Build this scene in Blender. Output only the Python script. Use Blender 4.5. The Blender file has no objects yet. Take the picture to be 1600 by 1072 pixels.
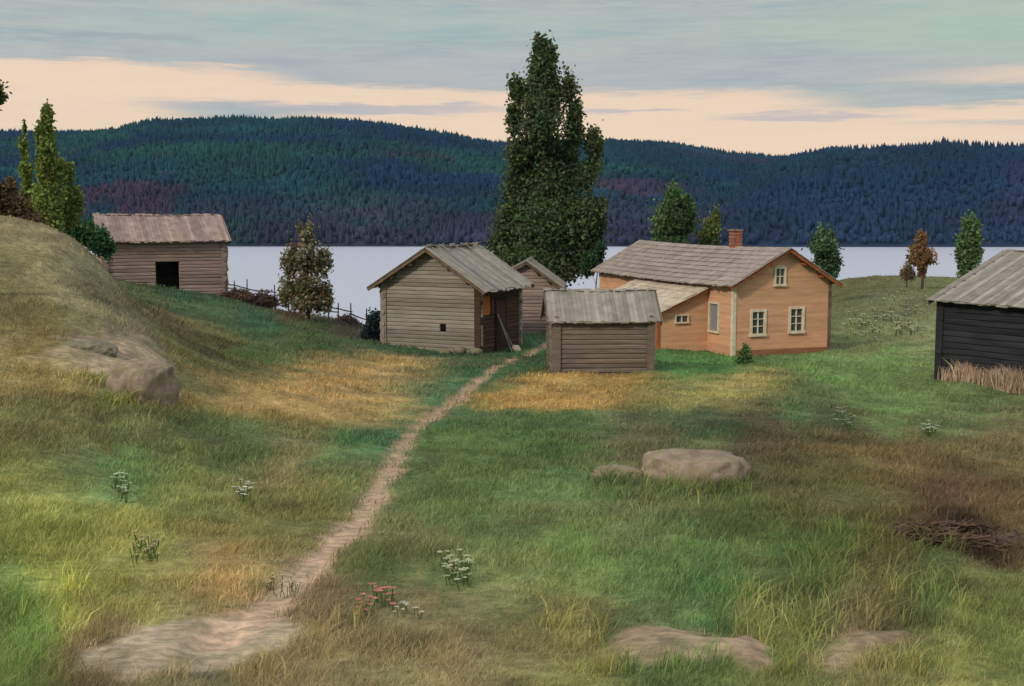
import bpy, math, random
import numpy as np
from mathutils import Vector, Matrix, noise as mnoise

random.seed(7); RNG = np.random.default_rng(11)
scene = bpy.context.scene
COL = scene.collection

# ------------------------------------------------------------------ camera
F = 1931.0                     # focal length in photograph pixels (1600 wide)
EYE = 24.0                     # eye height above the lake
TH = math.atan(206.0 / F)
CT, ST = math.cos(TH), math.sin(TH)
cam_d = bpy.data.cameras.new('camera'); cam = bpy.data.objects.new('camera', cam_d)
COL.objects.link(cam); scene.camera = cam
cam_d.sensor_width = 36; cam_d.lens = 36 * F / 1600
cam_d.clip_start = 0.1; cam_d.clip_end = 9000
cam.location = (0, 0, EYE); cam.rotation_euler = (math.radians(90) - TH, 0, 0)

# ------------------------------------------------------------------ render look
scene.view_settings.view_transform = 'Standard'
scene.view_settings.look = 'None'
scene.view_settings.gamma = 1
scene.view_settings.exposure = 0.0
scene.cycles.volume_bounces = 1
scene.cycles.max_bounces = 6

def lin(c):
    out = []
    for v in c[:3]:
        v = v / 255.0
        out.append(v / 12.92 if v <= 0.04045 else ((v + 0.055) / 1.055) ** 2.4)
    return tuple(out)

SUN_EL, SUN_AZ = 32, 222       # degrees; azimuth clockwise from +Y (behind, left of the camera)
# ------------------------------------------------------------------ world
world = bpy.data.worlds.new('World'); scene.world = world; world.use_nodes = True
wn = world.node_tree.nodes; wl = world.node_tree.links
wn.clear()
def N(nodes, t, **kw):
    n = nodes.new(t)
    for k, v in kw.items():
        setattr(n, k, v)
    return n
def math_node(nodes, links, op, a, b=None, c=None, clamp=False):
    n = nodes.new('ShaderNodeMath'); n.operation = op; n.use_clamp = clamp
    for i, v in enumerate((a, b, c)):
        if v is None: continue
        if isinstance(v, (int, float)): n.inputs[i].default_value = v
        else: links.new(v, n.inputs[i])
    return n.outputs[0]
def mixc(nodes, links, f, a, b, blend='MIX'):
    n = nodes.new('ShaderNodeMix'); n.data_type = 'RGBA'; n.blend_type = blend
    if isinstance(f, (int, float)): n.inputs[0].default_value = f
    else: links.new(f, n.inputs[0])
    for s, v in ((6, a), (7, b)):
        if isinstance(v, tuple): n.inputs[s].default_value = (*v[:3], 1)
        else: links.new(v, n.inputs[s])
    return n.outputs[2]
def smooth(nodes, links, v, a, b):
    n = nodes.new('ShaderNodeMapRange'); n.interpolation_type = 'SMOOTHSTEP'
    links.new(v, n.inputs[0]); n.inputs[1].default_value = a; n.inputs[2].default_value = b
    return n.outputs[0]
def build_world():
    out = N(wn, 'ShaderNodeOutputWorld'); bg = N(wn, 'ShaderNodeBackground')
    tc = N(wn, 'ShaderNodeTexCoord'); sep = N(wn, 'ShaderNodeSeparateXYZ')
    wl.new(tc.outputs['Generated'], sep.inputs[0])
    m = lambda *a, **k: math_node(wn, wl, *a, **k)
    az = m('DEGREES', m('ARCTAN2', sep.outputs[0], sep.outputs[1]))
    el = m('DEGREES', m('ARCSINE', sep.outputs[2]))
    base = N(wn, 'ShaderNodeCombineXYZ'); wl.new(az, base.inputs[0]); wl.new(el, base.inputs[1])
    # wind-drawn warp
    sc = N(wn, 'ShaderNodeVectorMath', operation='MULTIPLY'); wl.new(base.outputs[0], sc.inputs[0]); sc.inputs[1].default_value = (0.13, 1.1, 1)
    nz = N(wn, 'ShaderNodeTexNoise'); wl.new(sc.outputs[0], nz.inputs['Vector']); nz.inputs['Scale'].default_value = 1.0
    nz.inputs['Detail'].default_value = 6; nz.inputs['Roughness'].default_value = 0.62
    off = m('MULTIPLY', m('SUBTRACT', nz.outputs[0], 0.5), 1.3)
    elw = m('ADD', el, off)
    sc2 = N(wn, 'ShaderNodeVectorMath', operation='MULTIPLY'); wl.new(base.outputs[0], sc2.inputs[0]); sc2.inputs[1].default_value = (0.35, 5.5, 1)
    nz2 = N(wn, 'ShaderNodeTexNoise'); wl.new(sc2.outputs[0], nz2.inputs['Vector']); nz2.inputs['Scale'].default_value = 1.0
    nz2.inputs['Detail'].default_value = 8; nz2.inputs['Roughness'].default_value = 0.7
    elw = m('ADD', elw, m('MULTIPLY', m('SUBTRACT', nz2.outputs[0], 0.5), 0.7))
    wv = N(wn, 'ShaderNodeCombineXYZ'); wl.new(m('ADD', az, m('MULTIPLY', off, 2.5)), wv.inputs[0]); wl.new(elw, wv.inputs[1])
    # overcast body of the sky
    grey = mixc(wn, wl, smooth(wn, wl, nz.outputs[0], 0.3, 0.7), lin((160, 174, 178)), lin((188, 189, 183)))
    grey = mixc(wn, wl, m('MULTIPLY', smooth(wn, wl, nz2.outputs[0], 0.45, 0.6), 0.5), grey, lin((186, 196, 192)))
    def ell(cx, cy, rx, ry, soft=0.35):      # centre and radii in degrees
        d = N(wn, 'ShaderNodeVectorMath', operation='SUBTRACT'); wl.new(wv.outputs[0], d.inputs[0]); d.inputs[1].default_value = (cx, cy, 0)
        s = N(wn, 'ShaderNodeVectorMath', operation='MULTIPLY'); wl.new(d.outputs[0], s.inputs[0]); s.inputs[1].default_value = (1 / rx, 1 / ry, 0)
        l = N(wn, 'ShaderNodeVectorMath', operation='LENGTH'); wl.new(s.outputs[0], l.inputs[0])
        return smooth(wn, wl, l.outputs['Value'], 1 + soft, 1 - soft)
    def A(px): return math.degrees(math.atan((px - 800) / F))
    def E(py): return math.degrees(math.atan((330 - py) / F))
    def span(x0, x1, y0, y1, soft=0.3):
        return ell((A(x0) + A(x1)) / 2, (E(y0) + E(y1)) / 2, abs(A(x1) - A(x0)) / 2, abs(E(y1) - E(y0)) / 2, soft)
    col = grey
    col = mixc(wn, wl, m('MULTIPLY', span(1200, 2100, 20, 110, 0.6), 0.55), col, lin((176, 200, 178)))
    col = mixc(wn, wl, m('MULTIPLY', span(150, 1000, 25, 80, 0.6), 0.45), col, lin((165, 190, 184)))
    col = mixc(wn, wl, m('MULTIPLY', span(200, 1500, 90, 150, 0.6), 0.4), col, lin((186, 182, 190)))
    peach = mixc(wn, wl, nz2.outputs[0], lin((242, 206, 176)), lin((246, 224, 196)))
    for a in ((-900, 300, 116, 290, .16), (-200, 435, 112, 154, .25), (100, 760, 138, 172, .3), (420, 1000, 172, 250, .3), (640, 1290, 146, 190, .3),
              (700, 1500, 178, 260, .3), (1150, 2300, 176, 200, .45), (1000, 2600, 205, 270, .3), (1500, 2600, 120, 150, .6)):
        col = mixc(wn, wl, m('MULTIPLY', span(*a), 0.95), col, peach)
    for a in ((260, 800, 166, 182, .4), (880, 1060, 174, 182, .4), (1130, 1400, 184, 194, .5)):
        col = mixc(wn, wl, m('MULTIPLY', span(*a), 0.7), col, lin((186, 182, 188)))
    # higher, brighter cloud deck that lights the meadow
    high = mixc(wn, wl, smooth(wn, wl, el, 11, 40), col, (1.12, 1.16, 1.2))
    sky = N(wn, 'ShaderNodeTexSky', sky_type='NISHITA'); sky.sun_disc = False
    sky.sun_elevation = math.radians(SUN_EL); sky.sun_rotation = math.radians(SUN_AZ)
    skyl = N(wn, 'ShaderNodeVectorMath', operation='SCALE'); wl.new(sky.outputs[0], skyl.inputs[0]); skyl.inputs['Scale'].default_value = 0.09
    fin = mixc(wn, wl, smooth(wn, wl, el, 12, 60), high, mixc(wn, wl, 0.25, high, skyl.outputs[0]))
    wl.new(fin, bg.inputs[0]); bg.inputs[1].default_value = 1.0
    wl.new(bg.outputs[0], out.inputs[0])
build_world()

# ------------------------------------------------------------------ sun (veiled, evening)
sd = bpy.data.lights.new('sun', 'SUN'); sun = bpy.data.objects.new('sun', sd); COL.objects.link(sun)
sd.energy = 2.3; sd.angle = math.radians(6); sd.color = (1.0, 0.88, 0.72)
_a, _e = math.radians(SUN_AZ), math.radians(SUN_EL)
tosun = Vector((math.sin(_a) * math.cos(_e), math.cos(_a) * math.cos(_e), math.sin(_e)))
sun.rotation_euler = tosun.to_track_quat('Z', 'Y').to_euler()

# ------------------------------------------------------------------ helpers
def ray(px, py):
    a = (px - 800) / F; b = (536 - py) / F
    y = CT + b * ST; z = -ST + b * CT
    return a / y, z / y                       # x per metre forward, z per metre forward (relative to the eye)
def P(px, py, D):
    u, s = ray(px, py); return Vector((u * D, D, EYE + s * D))

def tag(o, label=None, cat=None, group=None, kind=None):
    if label: o['label'] = label
    if cat: o['category'] = cat
    if group: o['group'] = group
    if kind: o['kind'] = kind
    return o
def thing(name, label, cat, loc=(0, 0, 0), rotz=0, group=None):
    o = bpy.data.objects.new(name, None); COL.objects.link(o)
    o.location = loc; o.rotation_euler = (0, 0, rotz); o.empty_display_size = 0.3
    return tag(o, label, cat, group)
def link_mesh(name, me, mat, parent=None):
    o = bpy.data.objects.new(name, me); COL.objects.link(o)
    if mat: me.materials.append(mat)
    if parent: o.parent = parent
    return o
def np_mesh(name, V, Fq, mat, parent=None, col=None, smoothf=False):
    """V (n,3), Fq (m,k) with k=3 or 4, col (n,3) per vertex"""
    V = np.asarray(V, dtype=np.float32); Fq = np.asarray(Fq, dtype=np.int32)
    me = bpy.data.meshes.new(name)
    me.vertices.add(len(V)); me.vertices.foreach_set('co', V.ravel())
    k = Fq.shape[1]
    me.loops.add(Fq.size); me.loops.foreach_set('vertex_index', Fq.ravel())
    me.polygons.add(len(Fq)); me.polygons.foreach_set('loop_start', np.arange(0, Fq.size, k, dtype=np.int32))
    me.polygons.foreach_set('loop_total', np.full(len(Fq), k, dtype=np.int32))
    if smoothf: me.polygons.foreach_set('use_smooth', np.ones(len(Fq), dtype=bool))
    me.update(calc_edges=True)
    if col is not None:
        at = me.color_attributes.new('tint', 'FLOAT_COLOR', 'POINT')
        c4 = np.ones((len(V), 4), dtype=np.float32); c4[:, :3] = col
        at.data.foreach_set('color', c4.ravel())
    return link_mesh(name, me, mat, parent)

class MB:
    """collects closed pieces, then links them as ONE mesh object"""
    def __init__(self): self.v = []; self.f = []; self.c = []
    def add(self, verts, faces, tint=1.0):
        o = len(self.v)
        t = (tint,) * 3 if isinstance(tint, (int, float)) else tint
        self.v += [tuple(p) for p in verts]; self.f += [tuple(i + o for i in f) for f in faces]; self.c += [t] * len(verts)
    def box(self, x0, x1, y0, y1, z0, z1, tint=1.0):
        self.add([(x0,y0,z0),(x1,y0,z0),(x1,y1,z0),(x0,y1,z0),(x0,y0,z1),(x1,y0,z1),(x1,y1,z1),(x0,y1,z1)],
                 [(0,3,2,1),(4,5,6,7),(0,1,5,4),(1,2,6,5),(2,3,7,6),(3,0,4,7)], tint)
    def beam(self, a, b, w, h, up=(0, 0, 1), tint=1.0, chamfer=0.0, twist=0.0):
        a = Vector(a); b = Vector(b); d = (b - a).normalized(); up = Vector(up)
        s = d.cross(up).normalized(); u = s.cross(d).normalized()
        if twist: s, u = s * math.cos(twist) + u * math.sin(twist), u * math.cos(twist) - s * math.sin(twist)
        w /= 2; h /= 2
        if chamfer:
            c = chamfer
            ring = [(-w, -h + c), (-w + c, -h), (w - c, -h), (w, -h + c), (w, h - c), (w - c, h), (-w + c, h), (-w, h - c)]
        else: ring = [(-w, -h), (w, -h), (w, h), (-w, h)]
        n = len(ring)
        vs = [p + s * x + u * z for p in (a, b) for x, z in ring]
        fs = [(i, (i + 1) % n, n + (i + 1) % n, n + i) for i in range(n)] + [tuple(range(n))[::-1], tuple(range(n, 2 * n))]
        self.add(vs, fs, tint)
    def tube(self, pts, radii, n=7, tint=1.0):
        pts = [Vector(p) for p in pts]; vs = []; fs = []
        for i, p in enumerate(pts):
            d = (pts[min(i + 1, len(pts) - 1)] - pts[max(i - 1, 0)]).normalized()
            s = d.cross(Vector((0.3, 0.9, 0.1))).normalized(); u = s.cross(d)
            for k in range(n):
                a = 2 * math.pi * k / n
                vs.append(p + (s * math.cos(a) + u * math.sin(a)) * radii[i])
        for i in range(len(pts) - 1):
            for k in range(n):
                fs.append((i*n + k, i*n + (k+1) % n, (i+1)*n + (k+1) % n, (i+1)*n + k))
        fs += [tuple(range(n))[::-1], tuple(range((len(pts)-1)*n, len(pts)*n))]
        self.add(vs, fs, tint)
    def build(self, name, mat, parent=None, smoothf=False):
        me = bpy.data.meshes.new(name); me.from_pydata(self.v, [], self.f); me.update()
        at = me.color_attributes.new('tint', 'FLOAT_COLOR', 'POINT')
        at.data.foreach_set('color', np.array([(*c, 1) for c in self.c], dtype=np.float32).ravel())
        if smoothf:
            for p in me.polygons: p.use_smooth = True
        return link_mesh(name, me, mat, parent)

# ------------------------------------------------------------------ materials
def material(name, color, color2=None, rough=0.9, nscale=3.0, stretch=(1, 1, 1), contrast=0.5, bump=0.3, bscale=None,
             tint=True, spec=0.2, speck=None, detail=6, translucent=0.0):
    m = bpy.data.materials.new(name); m.use_nodes = True
    nt = m.node_tree; nodes, links = nt.nodes, nt.links; nodes.clear()
    out = nodes.new('ShaderNodeOutputMaterial'); b = nodes.new('ShaderNodeBsdfPrincipled')
    tc = nodes.new('ShaderNodeTexCoord'); mp = nodes.new('ShaderNodeMapping'); mp.inputs['Scale'].default_value = stretch
    links.new(tc.outputs['Object'], mp.inputs[0])
    nz = nodes.new('ShaderNodeTexNoise'); nz.inputs['Scale'].default_value = nscale; nz.inputs['Detail'].default_value = detail
    nz.inputs['Roughness'].default_value = 0.65; links.new(mp.outputs[0], nz.inputs['Vector'])
    color2 = color2 or tuple(c * 0.55 for c in color)
    f = smooth(nodes, links, nz.outputs[0], 0.5 - contrast / 2, 0.5 + contrast / 2)
    c = mixc(nodes, links, f, color2, color)
    if speck:
        n2 = nodes.new('ShaderNodeTexNoise'); n2.inputs['Scale'].default_value = speck[1]; n2.inputs['Detail'].default_value = 8
        links.new(tc.outputs['Object'], n2.inputs['Vector'])
        c = mixc(nodes, links, math_node(nodes, links, 'MULTIPLY', smooth(nodes, links, n2.outputs[0], speck[2], speck[2] + 0.12), .6), c, speck[0])
    if tint:
        at = nodes.new('ShaderNodeAttribute'); at.attribute_name = 'tint'
        c = mixc(nodes, links, 1.0, c, at.outputs['Color'], 'MULTIPLY')
    links.new(c, b.inputs['Base Color']); b.inputs['Roughness'].default_value = rough
    b.inputs['Specular IOR Level'].default_value = spec
    if bump:
        bp = nodes.new('ShaderNodeBump'); bp.inputs['Strength'].default_value = bump; bp.inputs['Distance'].default_value = 0.05
        links.new(nz.outputs[0], bp.inputs['Height']); links.new(bp.outputs[0], b.inputs['Normal'])
    if translucent:
        tr = nodes.new('ShaderNodeBsdfTranslucent'); links.new(c, tr.inputs[0])
        mx = nodes.new('ShaderNodeMixShader'); mx.inputs[0].default_value = translucent
        links.new(b.outputs[0], mx.inputs[1]); links.new(tr.outputs[0], mx.inputs[2]); links.new(mx.outputs[0], out.inputs[0])
    else: links.new(b.outputs[0], out.inputs[0])
    return m
L_ = lin
M = {}
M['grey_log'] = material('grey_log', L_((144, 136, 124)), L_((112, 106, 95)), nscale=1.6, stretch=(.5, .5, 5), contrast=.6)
M['pink_log'] = material('pink_log', L_((152, 134, 124)), L_((116, 98, 90)), nscale=1.6, stretch=(.5, .5, 5), contrast=.6)
M['brown_log'] = material('brown_log', L_((122, 110, 100)), L_((88, 78, 70)), nscale=1.6, stretch=(.5, .5, 5), contrast=.6)
M['side_log'] = material('side_log', L_((88, 62, 50)), L_((50, 36, 30)), nscale=1.6, stretch=(.5, .5, 5), contrast=.6)  # dark brown side logs, the wall's shade put into the colour
M['black_log'] = material('black_log', L_((52, 52, 56)), L_((26, 26, 32)), nscale=1.3, stretch=(.5, .5, 5), contrast=.6)
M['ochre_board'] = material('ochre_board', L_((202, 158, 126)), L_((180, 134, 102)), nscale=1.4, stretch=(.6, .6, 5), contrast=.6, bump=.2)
M['ochre_dark'] = material('ochre_dark', L_((164, 114, 82)), L_((134, 88, 64)), nscale=1.4, stretch=(.6, .6, 5), contrast=.6, bump=.2)  # darker copy of the ochre; shade of the side walls mixed in
M['grey_roof'] = material('grey_roof', L_((146, 140, 130)), L_((112, 107, 99)), nscale=2.2, stretch=(1, 1, 1), contrast=.6)
M['pink_roof'] = material('pink_roof', L_((156, 138, 128)), L_((112, 96, 90)), nscale=2.0, contrast=.6)
M['farm_roof'] = material('farm_roof', L_((152, 140, 131)), L_((126, 115, 108)), nscale=1.2, contrast=.6)
M['pale_roof'] = material('pale_roof', L_((190, 176, 156)), L_((150, 136, 118)), nscale=2.0, contrast=.6)
M['white_trim'] = material('white_trim', L_((216, 206, 184)), L_((180, 164, 138)), nscale=4, contrast=.5, bump=.1)
M['barge'] = material('barge', L_((120, 104, 84)), L_((80, 66, 54)), nscale=3, contrast=.5, bump=.1)
M['rust_trim'] = material('rust_trim', L_((165, 98, 58)), L_((120, 72, 48)), nscale=3, contrast=.5, bump=.1)
M['brick'] = material('brick', L_((172, 108, 92)), L_((132, 80, 70)), nscale=5, contrast=.5, bump=.4)
M['mortar'] = material('mortar', L_((150, 120, 105)), nscale=5, contrast=.5, bump=.2)
M['dark'] = material('dark_timber', L_((44, 40, 38)), L_((24, 22, 22)), nscale=3)
M['twig'] = material('rotten_twig', L_((92, 74, 60)), L_((56, 44, 38)), nscale=5)
M['orange_hatch'] = material('orange_hatch', L_((176, 106, 52)), L_((130, 78, 40)), nscale=3)
M['granite'] = material('granite', L_((156, 138, 120)), L_((104, 92, 78)), nscale=2.6, contrast=.5, bump=.9, speck=(L_((108, 108, 70)), 5.5, .5), detail=9)
M['granite_grey'] = material('granite_grey', L_((128, 120, 104)), L_((92, 88, 72)), nscale=1.1, contrast=.5, bump=.5, speck=(L_((100, 104, 66)), 6.5, .48), detail=9)
M['bark'] = material('bark', L_((92, 82, 70)), L_((50, 42, 36)), nscale=4, stretch=(1, 1, .5), contrast=.5)
M['birch_bark'] = material('birch_bark', L_((186, 182, 170)), L_((70, 64, 58)), nscale=2.5, stretch=(1, 1, 3), contrast=.25)
M['leaf'] = material('leaf', (1, 1, 1), (.62, .66, .62), nscale=.9, contrast=.4, bump=0, rough=.7, translucent=.25)
M['forest'] = material('forest', (1, 1, 1), (.6, .66, .7), nscale=.015, contrast=.4, bump=0, rough=.9)
M['stalk'] = material('stalk', (1, 1, 1), (.8, .8, .8), nscale=2, contrast=.4, bump=0, rough=.8, translucent=.3)
M['fence_wood'] = material('fence_wood', L_((92, 80, 70)), L_((52, 44, 40)), nscale=4, stretch=(1, 1, .4))

gm = bpy.data.materials.new('window_glass'); gm.use_nodes = True
gb = gm.node_tree.nodes['Principled BSDF']; gb.inputs['Base Color'].default_value = (0.05, 0.06, 0.06, 1); gb.inputs['Roughness'].default_value = 0.12
M['glass'] = gm
gm2 = gm.copy(); gm2.name = 'curtained_glass'; gm2.node_tree.nodes['Principled BSDF'].inputs['Base Color'].default_value = (*L_((120, 126, 128)), 1); M['curtain'] = gm2

# ------------------------------------------------------------------ terrain
# spot heights of the ground: (px, py, distance) sight lines that meet the soil there
CP = []
def cp(px, py, D):
    u, s = ray(px, py); CP.append((u, math.log(D), s * D))
def cz(px, D, z):            # at this bearing and distance the ground is z above the lake
    CP.append(((px - 800) / F, math.log(D), z - EYE))
for px in (-700, -300, 0, 400, 800, 1200, 1600, 1900, 2300):
    cp(px, 1072, 11); cz(px, 2.2, EYE - 1.75); cz(px, 4, EYE - 2.3); cz(px, 7, EYE - 3.3)
for px in (400, 600, 800, 1000, 1200, 1400, 1600, 1900, 2300):
    cp(px, 900, 15); cp(px, 760, 22)
for px in (600, 800, 1000, 1200): cp(px, 650, 33.5)
for px in (1400, 1600, 1900, 2300): cp(px, 665, 33)
for a in ((-700, 900, 14), (-700, 700, 19), (-700, 450, 30), (-700, 350, 42),
          (-300, 900, 14), (-300, 700, 20), (-300, 500, 29), (-300, 370, 38), (-300, 325, 46),
          (0, 900, 14.4), (0, 760, 19), (0, 650, 24), (0, 580, 28), (0, 480, 34), (0, 400, 39), (0, 338, 44),
          (150, 900, 14.6), (150, 760, 20), (150, 640, 26), (150, 560, 31), (150, 480, 36.5), (145, 394, 44),
          (60, 350, 44), (100, 364, 44), (125, 380, 44), (180, 438, 43),
          (260, 760, 21), (260, 640, 28), (240, 560, 34), (240, 505, 46), (250, 452, 71), (190, 436, 72), (340, 462, 71),
          (350, 640, 30), (350, 560, 42), (350, 500, 58), (345, 466, 70),
          (450, 640, 31), (450, 560, 47), (450, 510, 61), (440, 487, 70),
          (520, 520, 64), (530, 500, 70), (590, 570, 51), (590, 538, 62), (600, 524, 68),
          (640, 600, 44), (750, 556, 59), (700, 556, 59), (840, 530, 67), (870, 582, 48.5), (1010, 584, 48), (1040, 562, 56), (950, 556, 62),
          (1145, 556, 64), (1310, 554, 65), (1225, 590, 47), (1380, 540, 69), (1400, 480, 93), (1400, 440, 130), (1340, 432, 140), (1450, 455, 110), (1500, 600, 47.5), (1600, 616, 45),
          (1500, 540, 66), (1700, 560, 60), (2000, 560, 60), (1250, 600, 44), (1470, 606, 47)):
    cp(*a)
for px, D, z in ((-1500, 12, 22), (-1500, 60, 23), (-1500, 200, 15), (3000, 12, 19), (3000, 60, 16), (3000, 200, 12),
                 (-300, 60, 21.5), (0, 56, 21.3), (100, 58, 20.6), (60, 72, 20.2), (0, 90, 18.5), (150, 90, 17.8), (250, 84, 18.2), (350, 84, 17.6), (450, 84, 16), (560, 84, 14), (640, 84, 14.6),
                 (0, 130, 12), (250, 130, 10), (450, 130, 9), (600, 130, 9), (-700, 130, 14), (-700, 250, 3),
                 (720, 80, 16.3), (850, 85, 16.5), (1000, 85, 16.3), (1200, 85, 16.3), (850, 130, 13), (1050, 130, 13), (1250, 130, 15), (1400, 150, 16), (1600, 140, 16), (2000, 130, 15),
                 (2000, 190, 9), (1600, 190, 10), (1400, 200, 10.5), (1200, 200, 7), (900, 200, 6), (600, 200, 3.5), (300, 200, 4), (0, 200, 5)):
    cz(px, D, z)
for px in (-1500, -700, 0, 300, 600, 900, 1200, 1600, 2000, 3000):
    cz(px, 270, -1.2); cz(px, 330, -2.5); cz(px, 500, -5); cz(px, 900, -8)
CP = np.array(CP)
SU, SV = 1.9, 1.0
C2 = np.stack([CP[:, 0] * SU, CP[:, 1] * SV], 1)
def _k(r): return np.sqrt(r * r + 0.0016)
_d = np.linalg.norm(C2[:, None] - C2[None], axis=2)
_A = np.zeros((len(CP) + 3,) * 2); n_ = len(CP)
_A[:n_, :n_] = _k(_d) - np.eye(n_) * 0.004; _A[:n_, n_] = 1; _A[:n_, n_ + 1:] = C2; _A[n_, :n_] = 1; _A[n_ + 1:, :n_] = C2.T
_w = np.linalg.solve(_A, np.concatenate([CP[:, 2], [0, 0, 0]]))
# ---- cheap value noise
_tab = RNG.random((256, 256))
def vnoise(x, y):
    xi = np.floor(x).astype(int); yi = np.floor(y).astype(int); fx = x - xi; fy = y - yi
    fx = fx * fx * (3 - 2 * fx); fy = fy * fy * (3 - 2 * fy)
    g = lambda a, b: _tab[a & 255, b & 255]
    return (g(xi, yi) * (1 - fx) + g(xi + 1, yi) * fx) * (1 - fy) + (g(xi, yi + 1) * (1 - fx) + g(xi + 1, yi + 1) * fx) * fy
def fbm(x, y, o=4):
    s = 0; a = .5; t = 0
    for i in range(o):
        s = s + a * vnoise(x * 2 ** i + 17 * i, y * 2 ** i + 31 * i); t += a; a *= .55
    return s / t
def tz_uv(u, v):
    u = np.asarray(u, float); v = np.asarray(v, float)
    q = np.stack([u.ravel() * SU, v.ravel() * SV], 1); out = np.empty(len(q))
    for i in range(0, len(q), 20000):
        d = np.sqrt(((q[i:i+20000, None] - C2[None]) ** 2).sum(2))
        out[i:i+20000] = _k(d) @ _w[:n_] + _w[n_] + q[i:i+20000] @ _w[n_ + 1:]
    D = np.exp(v).ravel(); x = u.ravel() * D
    out += (fbm(x * .35, D * .35) - .5) * np.clip(D * .014, .1, .5) * np.clip((400 - D) / 200, 0, 1)
    return (out + EYE).reshape(u.shape)
def tz(x, y):
    r = tz_uv(np.atleast_1d(np.asarray(x, float)) / y, np.log(np.atleast_1d(np.asarray(y, float))))
    return float(r[0]) if r.size == 1 else r
_vs = np.linspace(math.log(6), math.log(240), 420)
def hit(px, py):
    """where the sight line through this pixel meets the soil"""
    u, s = ray(px, py)
    z = tz_uv(np.full(len(_vs), u), _vs) - EYE; D = np.exp(_vs)
    below = np.nonzero(s * D < z)[0]
    if len(below) == 0: return None
    i = below[0]
    return Vector((u * D[i], D[i], z[i] + EYE))

# ---- colours of the turf (mown stubble, moss, heather, bare earth, plus painted shade by fold and shed feet)
CC = [((0,420),(116,110,78)),((60,380),(124,116,86)),((120,420),(118,112,86)),((150,460),(112,104,80)),((30,480),(108,100,64)),((60,560),(118,102,62)),
((20,600),(124,108,72)),((100,600),(124,114,68)),((150,605),(96,108,48)),((40,650),(96,100,62)),((150,650),(92,88,58)),((230,655),(94,98,62)),
((190,430),(84,78,50)),((215,470),(74,88,56)),((300,470),(58,86,62)),((400,500),(54,84,60)),((470,520),(64,84,46)),((250,500),(104,88,62)),
((330,530),(98,92,54)),((280,560),(96,94,56)),((400,560),(72,88,48)),((480,550),(62,82,46)),((320,600),(76,84,52)),((550,560),(58,84,54)),((200,520),(112,104,84)),
((400,690),(88,104,66)),((550,690),(74,104,66)),((100,720),(98,110,66)),((60,780),(132,136,78)),((190,750),(96,126,78)),((300,760),(106,114,66)),
((60,850),(134,140,68)),((200,850),(142,142,78)),((100,900),(134,138,68)),((30,980),(94,118,64)),((250,920),(136,130,82)),((350,900),(138,116,78)),
((400,820),(110,110,66)),((450,740),(108,102,70)),((320,680),(82,94,60)),((800,570),(58,84,48)),((700,560),(48,78,56)),((640,545),(56,80,56)),((1090,570),(72,112,60)),((1300,580),(88,116,66)),
((1400,560),(92,118,66)),((1250,650),(78,104,66)),((1400,640),(88,110,64)),((1500,650),(82,98,60)),((850,680),(68,94,54)),((700,700),(80,100,56)),
((900,750),(84,106,66)),((1000,700),(88,86,62)),((750,800),(88,110,66)),((900,850),(88,110,62)),((1050,850),(84,106,62)),((1150,800),(80,92,52)),
((1300,700),(98,86,56)),((1400,720),(98,84,56)),((1550,700),(96,88,58)),((1500,780),(90,72,54)),((1200,700),(88,78,56)),((1350,800),(86,86,52)),
((1250,780),(86,88,52)),((1580,830),(94,78,54)),((1300,880),(80,98,52)),((1450,920),(80,98,56)),((1550,980),(100,112,62)),((1500,1040),(136,138,82)),
((1100,930),(74,102,62)),((1000,930),(84,106,66)),((800,950),(94,106,66)),((700,900),(94,106,66)),((560,1000),(122,112,82)),((650,980),(120,114,80)),
((800,1010),(132,128,82)),((900,1040),(128,128,76)),((700,1050),(132,122,88)),((500,950),(124,106,82)),((560,930),(102,106,72)),((520,1020),(128,118,84)),((450,1000),(124,110,82)),((1200,1010),(100,106,62)),
((1350,1000),(114,110,76)),((300,1050),(110,106,82)),((150,1050),(114,100,76)),((600,880),(88,100,62)),((1330,440),(84,84,52)),((1400,480),(94,98,68)),
((1380,530),(106,112,74)),((1450,520),(110,116,80)),((560,880),(98,104,64)),((1100,700),(90,96,62)),((640,620),(56,98,68)),((700,600),(56,94,64)),((600,680),(56,104,70)),((560,740),(96,104,66)),((500,800),(104,104,62)),
((380,470),(86,66,54)),((450,490),(74,58,50)),((560,515),(66,60,56)),((700,1068),(130,118,90)),((1190,668),(76,70,52)),((1290,662),(68,76,50)),((1100,664),(60,80,54)),((1180,690),(70,64,50)),((1240,900),(68,94,52)),((1460,800),(80,64,48)),((1380,830),(88,84,52)),((640,575),(52,80,54)),((850,560),(50,80,52)),((780,590),(58,84,54))]  # ground fold beside the boulder and shed feet darkened to stand for shade
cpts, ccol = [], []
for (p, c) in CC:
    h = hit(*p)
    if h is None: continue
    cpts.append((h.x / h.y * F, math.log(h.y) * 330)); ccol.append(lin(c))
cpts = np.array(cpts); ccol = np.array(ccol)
def world_poly(pts): return [(h.x, h.y) for h in (hit(*p) for p in pts) if h is not None]
FIELDS = [(world_poly([(255,628),(350,597),(430,580),(520,562),(600,553),(665,560),(690,575),(645,600),(628,640),(604,668),(480,662),(380,650)]), (158,130,82), 1.6),
          (world_poly([(750,622),(800,594),(870,583),(1015,586),(1022,628),(960,640),(760,642)]), (156,126,70), 1.4),
          (world_poly([(1060,598),(1110,584),(1200,574),(1240,590),(1212,622),(1120,640),(1060,640)]), (140,132,76), 1.6)]
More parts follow.
